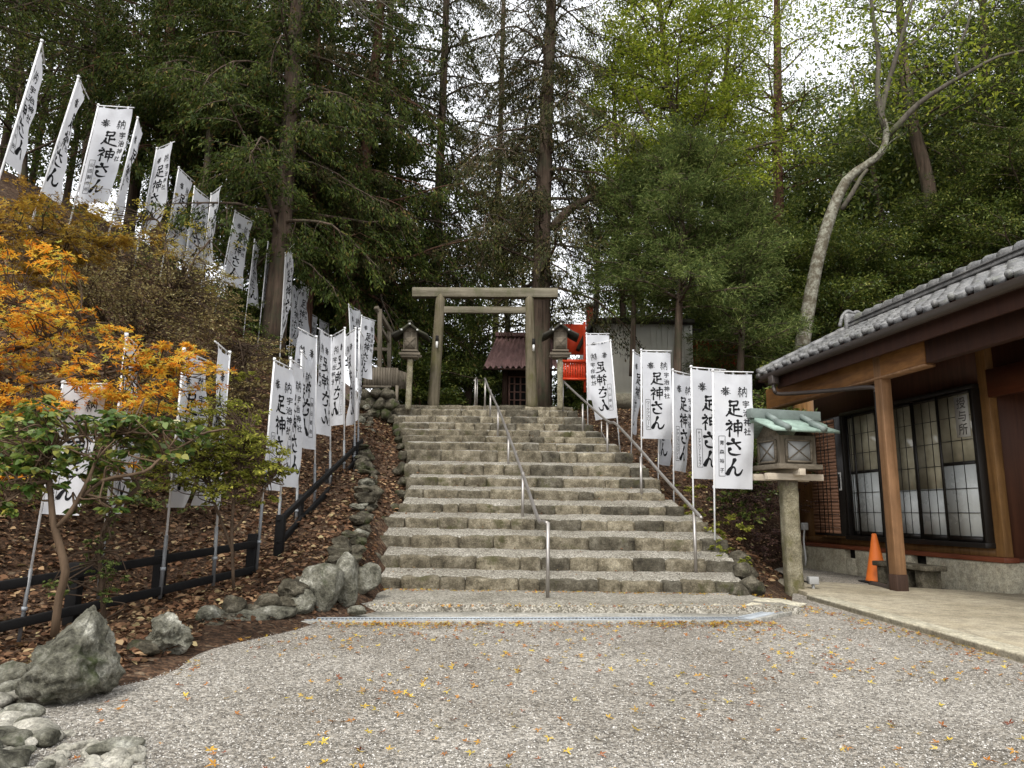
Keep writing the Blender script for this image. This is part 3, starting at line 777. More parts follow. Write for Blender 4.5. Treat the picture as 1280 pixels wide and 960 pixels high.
# ------------------------------------------------------------------ copper roofed lantern before the house
def copper_lantern():
    B0 = onz(993, 741, 0.0); Y = B0[1]
    t = empty('wooden_lantern', B0, 'wooden lantern with a pale green copper roof on a stone post beside the house', 'lantern')
    T = at(984.5, 603, Y)
    s = Y / F
    mb = MB(); wv = 19 * s
    v, fc = block_geo(9, (wv, wv, T[2] - B0[2] + 0.08), 0.025, 0.012, (4, 4, 18))
    q = (v[:, 2] / (T[2] - B0[2]) + 0.5)
    v = v + np.array([0, 0, (T[2] + B0[2]) / 2 - 0.04]); v[:, 0] += B0[0] + (T[0] - B0[0]) * q; v[:, 1] += Y
    mb.add(v, [fc]).build('stone_post', M['postst'], t, smooth=True)
    Rm = rotz(R(14)); o0 = T.copy()
    def W(x, y, z): return o0 + Rm @ np.array([x, y, z])
    def bx(x, y, z, sx, sy, sz, m, nm, par=t, bev=0.004):
        return MB().box(W(x, y, z), (sx, sy, sz), Rm).build(nm, m, par, bevel=bev)
    u = s          # one photo pixel
    bx(0, 0, 1.5 * u, 17 * u, 17 * u, 12 * u, M['greywood'], 'neck')
    bx(0, -14 * u, 6 * u, 78 * u, 7 * u, 8 * u, M['palewood'], 'cross_arm'); bx(0, 14 * u, 6 * u, 78 * u, 7 * u, 8 * u, M['palewood'], 'cross_arm')
    bx(0, 0, 11.5 * u, 8 * u, 62 * u, 8 * u, M['palewood'], 'cross_arm')
    bx(0, 0, 18 * u, 60 * u, 58 * u, 6 * u, M['greywoodx'], 'sill_board')
    body = bx(0, 0, 38 * u, 50 * u, 48 * u, 36 * u, M['greywood'], 'lamp_box')
    for face in (0, 1):
        n_ = np.array([0, -1, 0]) if face == 0 else np.array([-1, 0, 0])
        half = 24 * u if face == 0 else 25 * u
        e1 = np.array([1, 0, 0]) if face == 0 else np.array([0, 1, 0])
        c = n_ * (half + 0.8 * u) + np.array([0, 0, 37 * u])
        wv_ = 34 * u
        P8 = lambda a, b, d: W(*(c + e1 * a + np.array([0, 0, b]) + n_ * d))
        MB().bar(P8(-wv_ / 2, 0, 0), P8(wv_ / 2, 0, 0), 1.2 * u, 25 * u).build('window_screen', M['plasticg'], body)
        fr = MB()
        for a in (-1, 1):
            fr.bar(P8(a * wv_ / 2, -13 * u, 0.6 * u), P8(a * wv_ / 2, 13 * u, 0.6 * u), 2.5 * u, 3.0 * u, tuple(Rm @ n_))
            fr.bar(P8(-wv_ / 2, a * 13 * u, 0.8 * u), P8(wv_ / 2, a * 13 * u, 0.8 * u), 3.0 * u, 2.5 * u)
        fr.build('window_frame', M['greywoodx'], body)
        for sg in (1, -1):
            MB().bar(P8(-wv_ / 2, -12 * u * sg, 1.2 * u + 0.3 * u * sg), P8(wv_ / 2, 12 * u * sg, 1.2 * u + 0.3 * u * sg), 1.2 * u, 1.3 * u, tuple(Rm @ n_)).build('screen_bar', M['greywoodx'], body)
    # roof: two slopes of copper sheet, ridge running left to right
    for sg in (-1, 1):
        prof = [(0, 80), (22, 71), (22.5, 68.5), (44, 61.5), (44, 58), (0, 75)]
        v = []
        for x in (-45, 45): v += [W(x * u, sg * a_ * u, b_ * u) for a_, b_ in prof]
        m_ = len(prof); k = np.arange(m_); k2 = (k + 1) % m_
        MB().add(v, [np.stack([k, k2, k2 + m_, k + m_], -1)[:, ::-sg], np.arange(m_)[None, ::sg], (np.arange(m_) + m_)[None, ::-sg]]).build('roof_slope', M['copper'], t)
        for x in (-27, 22):
            MB().tube([W(x * u, sg * 3 * u, 83 * u), W(x * u, sg * 24 * u, 73 * u)], 3.6 * u, 10).build('roof_batten', M['copperdk'], t, smooth=True)
            MB().tube([W(x * u, sg * 21 * u, 73 * u), W(x * u, sg * 47 * u, 61.5 * u)], 3.9 * u, 10).build('roof_batten', M['copperdk'], t, smooth=True)
    MB().bar(W(-50 * u, 0, 84 * u), W(50 * u, 0, 84 * u), 10 * u, 12 * u).build('ridge', M['copperdk'], t, bevel=0.005)
    for x in (-24.6 * u, 24.6 * u):
        v = [W(x, a_ * u, b_ * u) for a_, b_ in ((-24, 55), (24, 55), (0, 76))]
        MB().add(v + [p + Rm @ np.array([0.5 * u * np.sign(x), 0, 0]) for p in v], [np.array([[0, 1, 2], [5, 4, 3]]), np.array([[0, 3, 4, 1], [1, 4, 5, 2], [2, 5, 3, 0]])]).build('gable', M['greywoodx'], t)
    # conduit box at the foot
    return t, B0
cl, CLB = copper_lantern()
p = onz(1017, 741, 0.0)
t = empty('junction_box', p, 'small grey electric box on a stub beside the lantern post', 'electric box')
MB().tube([p, p + [0, 0, 0.12]], 0.022, 8).build('stub', M['plasticg'], t, smooth=True)
MB().box(p + [0, 0, 0.16], (0.13, 0.10, 0.10)).build('box', M['plasticg'], t, bevel=0.008)
MB().tube(smooth_path([p + [-0.05, 0.02, 0.13], p + [-0.14, 0.0, 0.16], p + [-0.20, 0.0, 0.24]]), 0.012, 6).build('cable', M['dark'], t, smooth=True)
# ------------------------------------------------------------------ house on the right
HN = onz(1260, 747, 0.0); HF = onz(999, 707, 0.03)
ha = (HF - HN); ha[2] = 0; ha /= np.linalg.norm(ha); hb = np.array([ha[1], -ha[0], 0])
HR = np.stack([ha, hb, [0, 0, 1]], 1)                 # columns: along the front, inward, up
def HP(a, b, z): return HN + ha * a + hb * b + np.array([0, 0, z])
house = empty('shrine_office', HN, 'brown timber house with grey tiled eaves and a wide dark framed window', 'house')
def hbox(a0, a1, b0, b1, z0, z1, m, name, parent=house, bevel=0.0):
    return MB().box(HP((a0 + a1) / 2, (b0 + b1) / 2, (z0 + z1) / 2), (abs(a1 - a0), abs(b1 - b0), abs(z1 - z0)), HR).build(name, m, parent, bevel=bevel)
mb = MB()
vents = ((1.45, 1.78), (3.2, 3.5))
edges = [0.0, 1.45, 1.78, 3.2, 3.5, 5.05]
for i in range(5):
    a0, a1 = edges[i], edges[i + 1]
    if (a0, a1) in vents:
        mb.box(HP((a0 + a1) / 2, 0.15, 0.10), (a1 - a0, 0.3, 0.36), HR)
        mb.box(HP((a0 + a1) / 2, 0.21, 0.355), (a1 - a0, 0.18, 0.15), HR)
    else:
        mb.box(HP((a0 + a1) / 2, 0.15, 0.165), (a1 - a0, 0.3, 0.53), HR)
mb.box(HP(0.15, 2.3, 0.165), (0.3, 4.0, 0.53), HR)
mb.build('foundation', M['concrete'], house, bevel=0.006)
for a0, a1 in vents:
    f_ = hbox(a0 - 0.01, a1 + 0.01, 0.112, 0.118, 0.27, 0.44, M['dark'], 'vent')
hbox(-0.03, 5.1, -0.02, 0.2, 0.432, 0.50, M['redwood'], 'sill_beam', bevel=0.005)
hbox(0.17, 0.27, 0.2, 4.0, 0.432, 0.50, M['redwood'], 'sill_beam', bevel=0.005)
# front wall: boards below, beside and above the window
W0, W1, WZ0, WZ1 = 0.16, 4.28, 0.62, 2.80
hbox(0.0, W0, 0.03, 0.15, 0.502, 3.9, M['brownwood'], 'corner_post', bevel=0.006)
hbox(W0, 5.05, 0.05, 0.15, 0.502, WZ0, M['brownwood'], 'wall')
hbox(W1, 5.05, 0.05, 0.15, WZ0, 3.9, M['brownwood'], 'wall')
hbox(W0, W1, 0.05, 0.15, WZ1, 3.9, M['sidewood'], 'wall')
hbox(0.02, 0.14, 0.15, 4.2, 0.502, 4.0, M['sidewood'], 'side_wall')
hbox(5.0, 5.12, 0.15, 5.0, -0.1, 3.6, M['brownwood'], 'side_wall')
# shutter case with slatted face
sc_ = hbox(3.24, 4.25, -0.10, 0.05, 0.66, 2.78, M['frame'], 'shutter')
n = 34
mb = MB()
for k in range(n):
    z = 0.70 + (k + 0.5) * 2.05 / n
    mb.box(HP(3.82, -0.108, z), (0.82, 0.016, 2.05 / n - 0.006), HR)
mb.build('slat_panel', M['blind'], sc_)
mb = MB()
for a in (3.62, 3.74, 3.86, 4.02): mb.box(HP(a, -0.12, 1.725), (0.012, 0.012, 2.05), HR)
for k in range(9): mb.box(HP(3.82, -0.119, 0.80 + k * 0.235), (0.82, 0.010, 0.010), HR)
mb.build('shutter_grid', M['frame'], sc_)
hb_ = MB(); hb_.box(HP(3.32, -0.115, 1.62), (0.075, 0.02, 0.32), HR); hb_.build('handle_plate', M['plasticw'], sc_, bevel=0.004)
MB().box(HP(3.32, -0.124, 1.62), (0.05, 0.01, 0.26), HR).build('handle', M['dark'], sc_)
# sliding window of four leaves
win = MB()
win.box(HP(1.70, -0.01, 2.80), (3.10, 0.16, 0.06), HR); win.box(HP(1.70, -0.02, 0.645), (3.12, 0.20, 0.07), HR)
win.box(HP(0.165, -0.01, 1.72), (0.035, 0.16, 2.10), HR); win.box(HP(3.21, -0.01, 1.72), (0.06, 0.16, 2.10), HR)
win = win.build('window', M['frame'], house, bevel=0.004)
leaves = [(0.20, 0.96, -0.045, True, False), (0.90, 1.50, 0.0, False, True), (1.46, 2.02, 0.0, False, True), (2.00, 3.17, -0.045, True, True)]
leaves = [(0.20, 0.90, -0.045, True), (0.86, 1.48, 0.0, False), (1.46, 2.02, 0.0, False), (2.28, 2.94, -0.045, True), (1.98, 2.30, 0.0, False), (2.92, 3.19, 0.0, True)]
for a0, a1, b, mid in leaves:
    fr = MB()
    for a in (a0 + 0.022, a1 - 0.022): fr.box(HP(a, b, 1.725), (0.036, 0.03, 2.08), HR)
    fr.box(HP((a0 + a1) / 2, b, 0.72), (a1 - a0 - 0.11, 0.028, 0.08), HR); fr.box(HP((a0 + a1) / 2, b, 2.745), (a1 - a0 - 0.11, 0.028, 0.05), HR)
    if mid: fr.box(HP((a0 + a1) / 2, b, 1.76), (a1 - a0 - 0.11, 0.028, 0.045), HR)
    fr.build('sash', M['frame'], win)
    if mid:
        hbox(a0 + 0.05, a1 - 0.05, b - 0.004, b + 0.004, 0.755, 1.74, M['frost'], 'pane', win)
        hbox(a0 + 0.05, a1 - 0.05, b - 0.004, b + 0.004, 1.78, 2.725, M['clear'], 'pane', win)
    else:
        hbox(a0 + 0.05, a1 - 0.05, b - 0.004, b + 0.004, 0.755, 1.42, M['frost'], 'pane', win)
        hbox(a0 + 0.05, a1 - 0.05, b - 0.004, b + 0.004, 1.42, 2.725, M['clear'], 'pane', win)
    g = MB(); wd = a1 - a0 - 0.10; b2 = b - 0.012
    for q in (1 / 3, 2 / 3): g.box(HP(a0 + 0.05 + wd * q, b2, 1.725), (0.007, 0.006, 1.98), HR)
    for k in range(1, 6): g.box(HP((a0 + a1) / 2, b2 - 0.002, 0.74 + k * 0.335), (wd, 0.006, 0.008), HR)
    g.build('lattice', M['frame'], win)
# curtains hanging behind the upper clear panes read as pale folds; paper notice in the right leaf
nb = hbox(0.27, 0.52, -0.064, -0.062, 2.12, 2.70, M['paper'], 'notice', win)
NOTICE = nb
# post, beam, eave
hbox(0.235, 0.385, -1.375, -1.225, 0.26, 3.2, M['postwood'], 'porch_post', bevel=0.008)
hbox(0.228, 0.392, -1.382, -1.218, 0.04, 0.262, M['shrinewood'], 'post_foot', bevel=0.004)
hbox(0.10, 0.52, -1.50, -1.10, -0.05, 0.05, M['concrete'], 'post_base', bevel=0.02)
hbox(-0.62, 3.45, -1.37, -1.24, 2.905, 3.25, M['beamwood'], 'eave_beam', bevel=0.006)
hbox(-6.0, -0.63, -1.36, -1.25, 2.905, 3.25, M['shadewood'], 'porch_shade_beam', bevel=0.006)  # darkened run beyond the eave beam, standing for the porch darkness
hbox(-6.0, 2.6, -1.60, -1.56, 3.12, 3.32, M['shadewood'], 'shade_fascia', bevel=0.004)  # dark colour stands for the shade below the gutter
hbox(-0.62, 3.47, -1.385, -1.225, 2.87, 2.90, M['postwood'], 'beam_trim')
mb = MB()
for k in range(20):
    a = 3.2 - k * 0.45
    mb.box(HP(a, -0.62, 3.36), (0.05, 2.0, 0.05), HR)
mb.build('rafters', M['shadewood'], house)  # rafters coloured dark to carry the eave shade
# soffit boards and side recess, their shade held in the timber colour
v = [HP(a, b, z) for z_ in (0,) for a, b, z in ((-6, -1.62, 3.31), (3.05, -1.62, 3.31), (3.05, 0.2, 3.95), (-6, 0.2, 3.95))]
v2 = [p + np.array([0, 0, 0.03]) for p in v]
MB().hexa(v + v2).build('soffit', M['shadewood'], house)
hbox(-6.0, 0.02, 3.2, 3.3, -0.1, 4.2, M['shadewood'], 'recess_wall'); hbox(-6.0, 0.02, 0.2, 3.2, 2.75, 2.85, M['shadewood'], 'recess_ceiling')
hbox(-6.0, 0.0, 0.02, 0.14, 2.62, 3.0, M['redwood'], 'lintel')
hbox(-1.75, -1.45, 0.6, 0.62, 2.50, 2.62, M['plasticw'], 'sign_board')
# roof of interlocking tiles
TP = 0.265
def tile_surface(a0, a1, b_e, z_e, b_r, z_r, rows):
    na = int(round((a1 - a0) / TP * 8)); As = np.linspace(a0, a1, na + 1)
    ph = (As / TP) % 1.0
    wave = np.where(ph < 0.38, 0.033 * np.sin(ph / 0.38 * math.pi), -0.016 * np.sin((ph - 0.38) / 0.62 * math.pi))
    out = []
    for r_ in range(rows):
        for q in (0.0, 0.5, 0.999):
            s = (r_ + q) / rows
            lift = 0.035 * (1 - q)
            jit = np.interp(As, np.arange(a0 - 1, a1 + 1, TP), np.random.RandomState(r_).uniform(-0.008, 0.008, len(np.arange(a0 - 1, a1 + 1, TP))))
            out.append([HP(a, b_e + (b_r - b_e) * s, z_e + (z_r - z_e) * s + w_ + lift + j_) for a, w_, j_ in zip(As, wave, jit)])
    return np.array(out)
Za, Zr = 3.44, 4.36
rf = MB().grid(tile_surface(-6.0, 3.05, -1.68, Za, 0.12, Zr, 7)).build('roof_slope', M['tile'], house, smooth=False)
MB().grid(tile_surface(-6.0, 3.05, 2.6, 3.2, 0.28, Zr, 9)).build('roof_slope', M['tile'], house)
mb = MB()
k0 = int(-6 / TP)
for k in range(k0, int(3.05 / TP) + 1):
    a = k * TP + TP * 0.19
    if a > 3.02: continue
    v, fc = ICO[3]
    mb.add(HP(a, -1.69, Za + 0.035) + (v * np.array([0.042, 0.048, 0.048])) @ HR.T, [fc])
    mb.box(HP(a + TP * 0.52, -1.675, Za + 0.0), (TP * 0.60, 0.02, 0.075), HR)
mb.build('eave_tiles', M['tile'], rf, smooth=False)
v = []
for z_ in (-0.05, -0.005): v += [HP(-6, -1.64, Za + z_), HP(3.05, -1.64, Za + z_), HP(3.05, 0.15, Zr + z_), HP(-6, 0.15, Zr + z_)]
MB().hexa(v).build('roof_deck', M['redwood'], house)
v = []
for z_ in (-0.05, -0.005): v += [HP(-6, 0.25, Zr + z_), HP(3.05, 0.25, Zr + z_), HP(3.05, 2.55, 3.2 + z_), HP(-6, 2.55, 3.2 + z_)]
MB().hexa(v).build('roof_deck', M['redwood'], house)
# ridge: stacked flat courses with a row of round caps
rd = MB()
for k, (wd, z0, z1) in enumerate(((0.36, 0.02, 0.055), (0.31, 0.058, 0.09), (0.36, 0.093, 0.105), (0.27, 0.108, 0.14))):
    rd.box(HP(-1.52, 0.2, Zr + (z0 + z1) / 2), (9.0, wd, z1 - z0), HR)
rd = rd.build('ridge', M['tile'], house, bevel=0.006)
mb = MB()
for k in range(36):
    a0 = 2.95 - k * 0.27; a1 = a0 - 0.262
    pts = [HP(a0 + (a1 - a0) * q, 0.2, Zr + 0.165) for q in np.linspace(0, 1, 6)]
    mb.tube(pts, np.array([0.094, 0.108, 0.104, 0.096, 0.088, 0.08]) , 12)
mb.build('ridge_caps', M['tile'], rd, smooth=True)
v, fc = block_geo(77, (0.10, 0.42, 0.36), 0.04, 0.015, (3, 6, 6))
on = MB().add(v @ HR.T + HP(3.02, 0.2, Zr + 0.11), [fc])
for sg in (-1, 1):
    on.tube(smooth_path([HP(3.05, 0.2, Zr + 0.30), HP(3.07, 0.2 + sg * 0.10, Zr + 0.34), HP(3.08, 0.2 + sg * 0.2, Zr + 0.24), HP(3.09, 0.2 + sg * 0.26, Zr + 0.05)]), 0.035, 8)
on.build('ridge_end_tile', M['tile'], house, smooth=True)
mb = MB()
for sg, b1, z1 in ((1, -1.68, Za), (-1, 2.5, 3.2)):
    for k in range(7 if sg > 0 else 9):
        q0 = k / (7 if sg > 0 else 9); q1 = (k + 1.02) / (7 if sg > 0 else 9)
        f_ = lambda q: HP(3.08, 0.15 + (b1 - 0.15) * q, Zr + (z1 - Zr) * q + 0.055)
        mb.tube([f_(q0), f_((q0 + q1) / 2), f_(q1)], [0.058, 0.064, 0.07], 10)
mb.build('verge_tiles', M['tile'], house, smooth=True)
# gutter and rainwater pipe
P = []
for a in (-6.0, 2.86):
    P.append([HP(a, -1.72 + 0.075 * math.cos(t_), 3.37 + 0.085 * math.sin(t_)) for t_ in np.linspace(math.pi, 2 * math.pi, 9)] + [HP(a, -1.72 + 0.065 * math.cos(t_), 3.375 + 0.07 * math.sin(t_)) for t_ in np.linspace(2 * math.pi, math.pi, 9)])
MB().grid(np.array(P)).build('gutter', M['gutter'], house)
MB().box(HP(2.5, -1.72, 3.25), (0.16, 0.13, 0.16), HR).build('gutter_outlet', M['gutter'], house, bevel=0.02)
MB().tube(smooth_path([HP(2.5, -1.72, 3.2), HP(2.48, -1.72, 3.06), HP(2.35, -1.65, 2.99), HP(1.2, -1.5, 2.86), HP(0.52, -1.32, 2.80), HP(0.46, -1.30, 2.70)], 5), 0.033, 10).build('downpipe', M['gutter'], house, smooth=True)
MB().tube(smooth_path([HP(0.46, -1.30, 2.72), HP(0.46, -1.30, 1.5), HP(0.46, -1.30, 0.14)], 4), 0.036, 10).build('downpipe', M['frame'], house, smooth=True)
MB().tube(smooth_path([HP(0.46, -1.30, 0.16), HP(0.52, -1.28, 0.07), HP(0.75, -1.22, 0.06), HP(1.15, -1.12, 0.06)], 4), 0.042, 10).build('drain_pipe', M['gutter'], house, smooth=True)
MB().box(HP(0.46, -1.25, 1.62), (0.06, 0.10, 0.24), HR).build('pipe_bracket', M['postwood'], house, bevel=0.005)
# outlet with white cable on the wall
MB().box(HP(4.78, 0.0, 0.80), (0.12, 0.10, 0.14), HR).build('outlet', M['plasticw'], house, bevel=0.01)
MB().tube(smooth_path([HP(4.76, -0.02, 0.74), HP(4.75, -0.05, 0.5), HP(4.70, -0.06, 0.2), HP(4.74, -0.05, 0.06)], 5), 0.018, 8).build('outlet_cable', M['plasticw'], house, smooth=True)
# a lower rear range closes the view past the far end
hbox(5.0, 8.0, 1.5, 6, -0.1, 2.6, M['shadewood'], 'rear_wall')

# concrete platform with its kerb band
P0, P1 = onz(1008, 744, 0.05), onz(1290, 818, 0.08)
slab = [P1 + np.array([0.3, -3.0, 0]), np.array([14, -1, 0]), HP(-0.05, 6, 0), HP(-0.05, -0.01, 0), HP(0.4, -0.35, 0), HP(0.9, -1.1, 0), HP(2.2, -2.2, 0), P0 + np.array([0.12, 0.25, 0]), P0, P1]
o = MB().prism([p[:2] for p in slab], -0.06, 0.055).build('concrete_platform', M['slab'], None, bevel=0.008)
setting(o, 'low pale concrete platform before the house', 'platform')
d_ = (P1 - P0); d_ /= np.linalg.norm(d_); n_ = np.array([-d_[1], d_[0], 0])
if n_[0] < 0: n_ = -n_
o = MB().prism([p[:2] for p in (P0 - n_ * 0.0, P0 + n_ * 0.20, P1 + n_ * 0.20 + d_ * 3, P1 + d_ * 3)], 0.0, 0.060).build('platform_kerb', M['concrete'], None, bevel=0.008)
setting(o, 'pale kerb band along the edge of the concrete platform', 'kerb')

# bench of rough stone before the wall
t = empty('stone_bench', HP(1.05, -0.55, 0), 'low grey stone bench beside the orange cone under the window', 'bench')
MB().box(HP(1.12, -0.55, 0.315), (1.15, 0.34, 0.07), HR).build('seat', M['step'], t, bevel=0.012)
for a in (0.72, 1.05, 1.55): MB().box(HP(a, -0.55, 0.13), (0.16, 0.28, 0.298), HR).build('leg', M['step'], t, bevel=0.01)
t = empty('traffic_cone', HP(1.85, -0.52, 0.0), 'orange traffic cone behind the porch post', 'cone')
c0 = HP(1.88, -0.52, 0.0)
prof = [(0.17, 0.03), (0.165, 0.05), (0.13, 0.22), (0.10, 0.38), (0.068, 0.55), (0.042, 0.70), (0.036, 0.735), (0.022, 0.75)]
MB().tube([c0 + [0, 0, z] for r_, z in prof], [r_ for r_, z in prof], 28).build('body', M['cone'], t, smooth=True)
v, fc = block_geo(3, (0.40, 0.40, 0.035), 0.017, 0.0, (4, 4, 2))
MB().add(v @ HR.T + c0 + [0, 0, 0.018], [fc]).build('base', M['blackrub'], t, smooth=True)

# ------------------------------------------------------------------ black rail fence at the left
def fence_run(label, rails, posts, w_=0.075):
    t = empty('rail_fence', at(*posts[0][0]), label, 'fence', 'black rail fences on the left bank')
    for pts in rails:
        pp = [at(*q) for q in pts]
        MB().bar(pp[0], pp[1], 0.045, w_).build('rail', M['blackfence'], t, bevel=0.006)
    for a, b in posts:
        pa, pb = at(*a), at(*b)
        MB().box(((pa + pb) / 2) + [0, 0.05, 0], (0.10, 0.10, abs(pb[2] - pa[2]) + 0.25)).build('post', M['blackfence'], t, bevel=0.01)
    return t
fence_run('black two rail fence running from the left edge to its corner post',
          [[(-40, 739, 5.55), (319, 680, 7.85)], [(-40, 793, 5.55), (317, 712, 7.85)]],
          [((313, 706, 7.85), (313, 682, 7.85)), ((88, 765, 6.35), (88, 722, 6.35)), ((196, 738, 7.05), (196, 704, 7.05))])
fence_run('black two rail fence climbing the bank beside the left banners',
          [[(348, 653, 8.4), (453, 551, 12.9)], [(348, 680, 8.4), (453, 568, 12.9)]],
          [((348, 684, 8.4), (348, 657, 8.4)), ((372, 655, 9.3), (372, 630, 9.3)), ((409, 617, 10.8), (409, 596, 10.8)), ((443, 578, 12.4), (443, 561, 12.4))])

# ------------------------------------------------------------------ rocks
def rock(px, py, Y, size, label, seed, m='rock', rz=0.0, sink=0.25, sub=4, cuts=7, rough=0.12, cat='rock', group=None, name='rock', onground=None):
    v, fc = rock_geo(seed, size, sub, cuts, rough)
    v = v @ rotz(rz).T
    p = at(px, py, Y) if onground is None else np.array(onground)
    zmin = v[:, 2].min()
    v = v + p - np.array([0, 0, zmin + sink * size[2]])
    o = MB().add(v, [fc]).build(name, M[m], None, smooth=True)
    return tag(o, label, cat, group)
def boulder(pix, Yb, depth, label, seed, m='rock'):
    """a standing boulder whose height profile is read from the photo, given real depth and a rough broken surface"""
    pts = np.array([at(x, y, Yb) for x, y in pix]); c = pts.mean(0)
    P2 = pts[:, [0, 2]] - c[[0, 2]]
    v, fc = ICO[5]; v = v.copy()
    an = np.arctan2(P2[:, 1], P2[:, 0]); o_ = np.argsort(an); an = an[o_]; rad = np.hypot(*P2.T)[o_]
    rs = np.random.RandomState(seed)
    for k in range(9):
        n = rs.normal(size=3); n /= np.linalg.norm(n); h = rs.uniform(0.6, 0.85); d = v @ n - h; mk = d > 0
        v[mk] -= np.outer(d[mk] * 0.85, n)
    a = np.arctan2(v[:, 2], v[:, 0]); r = np.interp(a, np.r_[an[-1] - 2 * math.pi, an, an[0] + 2 * math.pi], np.r_[rad[-1], rad, rad[0]])
    out = np.stack([v[:, 0] * r * 1.10, v[:, 1] * depth, v[:, 2] * r * 1.10], 1)
    nr = v / np.linalg.norm(v, axis=1, keepdims=True)
    q = v * np.array([r.mean(), depth, r.mean()])
    dsp = fbm(q, 3.2, 6, seed) * 0.06 + np.abs(fbm(q @ np.array([[1, 0, .5], [0, 1, 0], [-.5, 0, 1]]), 7, 5, seed + 3)) * -0.075
    out = out + nr * dsp[:, None] + c
    o = MB().add(out, [fc]).build('boulder', M[m], None, smooth=True)
    return tag(o, label, 'boulder')
boulder([(38, 880), (62, 886), (110, 872), (146, 845), (146, 810), (128, 775), (106, 757), (90, 770), (70, 795), (50, 830), (36, 862)], 4.0, 0.30, 'largest grey green boulder standing at the left edge of the gravel', 4)
boulder([(188, 818), (205, 830), (238, 812), (240, 795), (222, 770), (200, 766), (192, 785)], 5.05, 0.16, 'smaller pointed boulder to the right of the largest one', 21)
for k, (px, py, Y, sz, lab) in enumerate((
    (305, 783, 6.35, (0.28, 0.16, 0.075), 'long flat grey stone lying against the left end of the drain grate'),
    (345, 778, 6.5, (0.26, 0.15, 0.08), 'flat pale green stone just left of the drain grate'),
    (262, 776, 6.2, (0.16, 0.12, 0.08), 'low dark stone at the left end of the front edging'),
    (225, 815, 5.3, (0.09, 0.07, 0.05), 'small mossy stone at the foot of the smaller boulder'),
    (178, 818, 4.95, (0.15, 0.1, 0.06), 'dark mossy stone between the two standing boulders'),
    (400, 762, 6.95, (0.25, 0.18, 0.23), 'broad grey boulder right above the left end of the drain'),
    (432, 755, 7.15, (0.13, 0.14, 0.26), 'upright narrow grey boulder beside the lowest stone step'),
    (458, 742, 7.7, (0.17, 0.16, 0.21), 'dark rock leaning against the left end of the lowest step'),
    (445, 768, 6.95, (0.12, 0.08, 0.05), 'small brown stone lying by the drain at the landing corner'),
    (376, 768, 6.75, (0.16, 0.12, 0.12), 'rounded stone at the end of the drain below the boulder'),
    (20, 862, 4.4, (0.18, 0.13, 0.10), 'flat stone behind the largest boulder at the frame edge'),
    (15, 890, 3.95, (0.13, 0.1, 0.09), 'dark stone left of the largest boulder'))):
    rock(px, py, Y, sz, lab, 200 + k, 'mossrock' if k in (3, 4) else 'rock', rz=k * 0.7, sink=0.15)
# low dry stone edging that climbs beside the steps
ed = empty('stone_edging', at(400, 740, 7.2), 'mossy dry stone edging climbing the left side of the steps', 'stone edging')
rs = np.random.RandomState(5)
path = [at(x, y, Y) for x, y, Y in ((248, 772, 6.1), (285, 765, 6.3), (330, 752, 6.6), (372, 742, 6.9), (405, 722, 7.4), (425, 700, 8.0), (436, 672, 8.8), (448, 645, 9.6), (455, 618, 10.5), (455, 590, 11.5), (451, 562, 12.7), (452, 535, 14.0), (462, 508, 15.4))]
path = smooth_path(path, 8)
dcum = np.r_[0, np.cumsum(np.linalg.norm(np.diff(path, axis=0), axis=1))]
s = 0.0; k = 0
while s < dcum[-1]:
    p = np.array([np.interp(s, dcum, path[:, i]) for i in range(3)])
    sz = rs.uniform(0.09, 0.17)
    for lay in range(2 if rs.rand() < 0.7 else 1):
        v, fc = rock_geo(300 + k, (sz * rs.uniform(0.9, 1.4), sz * rs.uniform(0.8, 1.1), sz * rs.uniform(0.5, 0.8)), 4, 7, 0.22)
        v = v @ rotz(rs.uniform(0, 3.1)).T
        q = p + np.array([0.09 - 0.10 * lay + rs.uniform(-0.04, 0.04), rs.uniform(-0.04, 0.04), -0.055 + 0.10 * lay + rs.uniform(-0.03, 0.03)])
        MB().add(v + q, [fc]).build('stone', M['mossrock' if rs.rand() < 0.8 else 'rock'], ed, smooth=True)
        k += 1
    s += sz * 1.75
# ragged stones down the left ends of the steps
for i in range(0, NSTEP - 1):
    for j in range(2):
        sz = rs.uniform(0.10, 0.17)
        v, fc = rock_geo(500 + i * 2 + j, (sz, sz * 0.9, sz * 0.8), 3, 7, 0.14)
        MB().add(v @ rotz(i).T + np.array([SXL[i] - 0.06 - 0.06 * j + rs.uniform(-0.03, 0.03), SY[i] + 0.12 + 0.26 * j, SZT[i] - 0.09 - 0.05 * j]), [fc]).build('side_stone', M['mossrock'], st, smooth=True)
# mossy stones under the plank fence at the top left
# pale cobbles heaped in the near left corner
cob = []
for k in range(120):
    px, py = rs.uniform(-25, 190), rs.uniform(885, 985)
    if py < 905 + (px - 40) * 0.28 or rs.rand() < .25: continue
    p = onz(px, py, 0.0); sz = rs.uniform(0.018, 0.048)
    v, fc = rock_geo(800 + k, (sz * 1.25, sz, sz * 0.7), 3, 6, 0.10)
    v = v @ rotz(rs.uniform(0, 3)).T + p + np.array([0, 0, sz * 0.25])
    o = MB().add(v, [fc]).build('cobble', M['cobble'], None, smooth=True)
    tag(o, 'pale rounded cobble among those lying at the near left corner of the gravel', 'stone', 'pale cobbles at the near left corner')
for k in range(26):
    px, py = rs.uniform(-25, 60), rs.uniform(850, 960)
    p = onz(px, py, 0.03); sz = rs.uniform(0.035, 0.085)
    v, fc = rock_geo(900 + k, (sz * 1.2, sz, sz * 0.6), 3, 5, 0.1)
    v = v @ rotz(rs.uniform(0, 3)).T + p
    if px > 32 and py < 895: continue
    o = MB().add(v, [fc]).build('cobble', M['cobble' if rs.rand() < 0.5 else 'rock'], None, smooth=True)
    tag(o, 'weathered cobble among those left of the largest boulder', 'stone', 'cobbles left of the largest boulder')
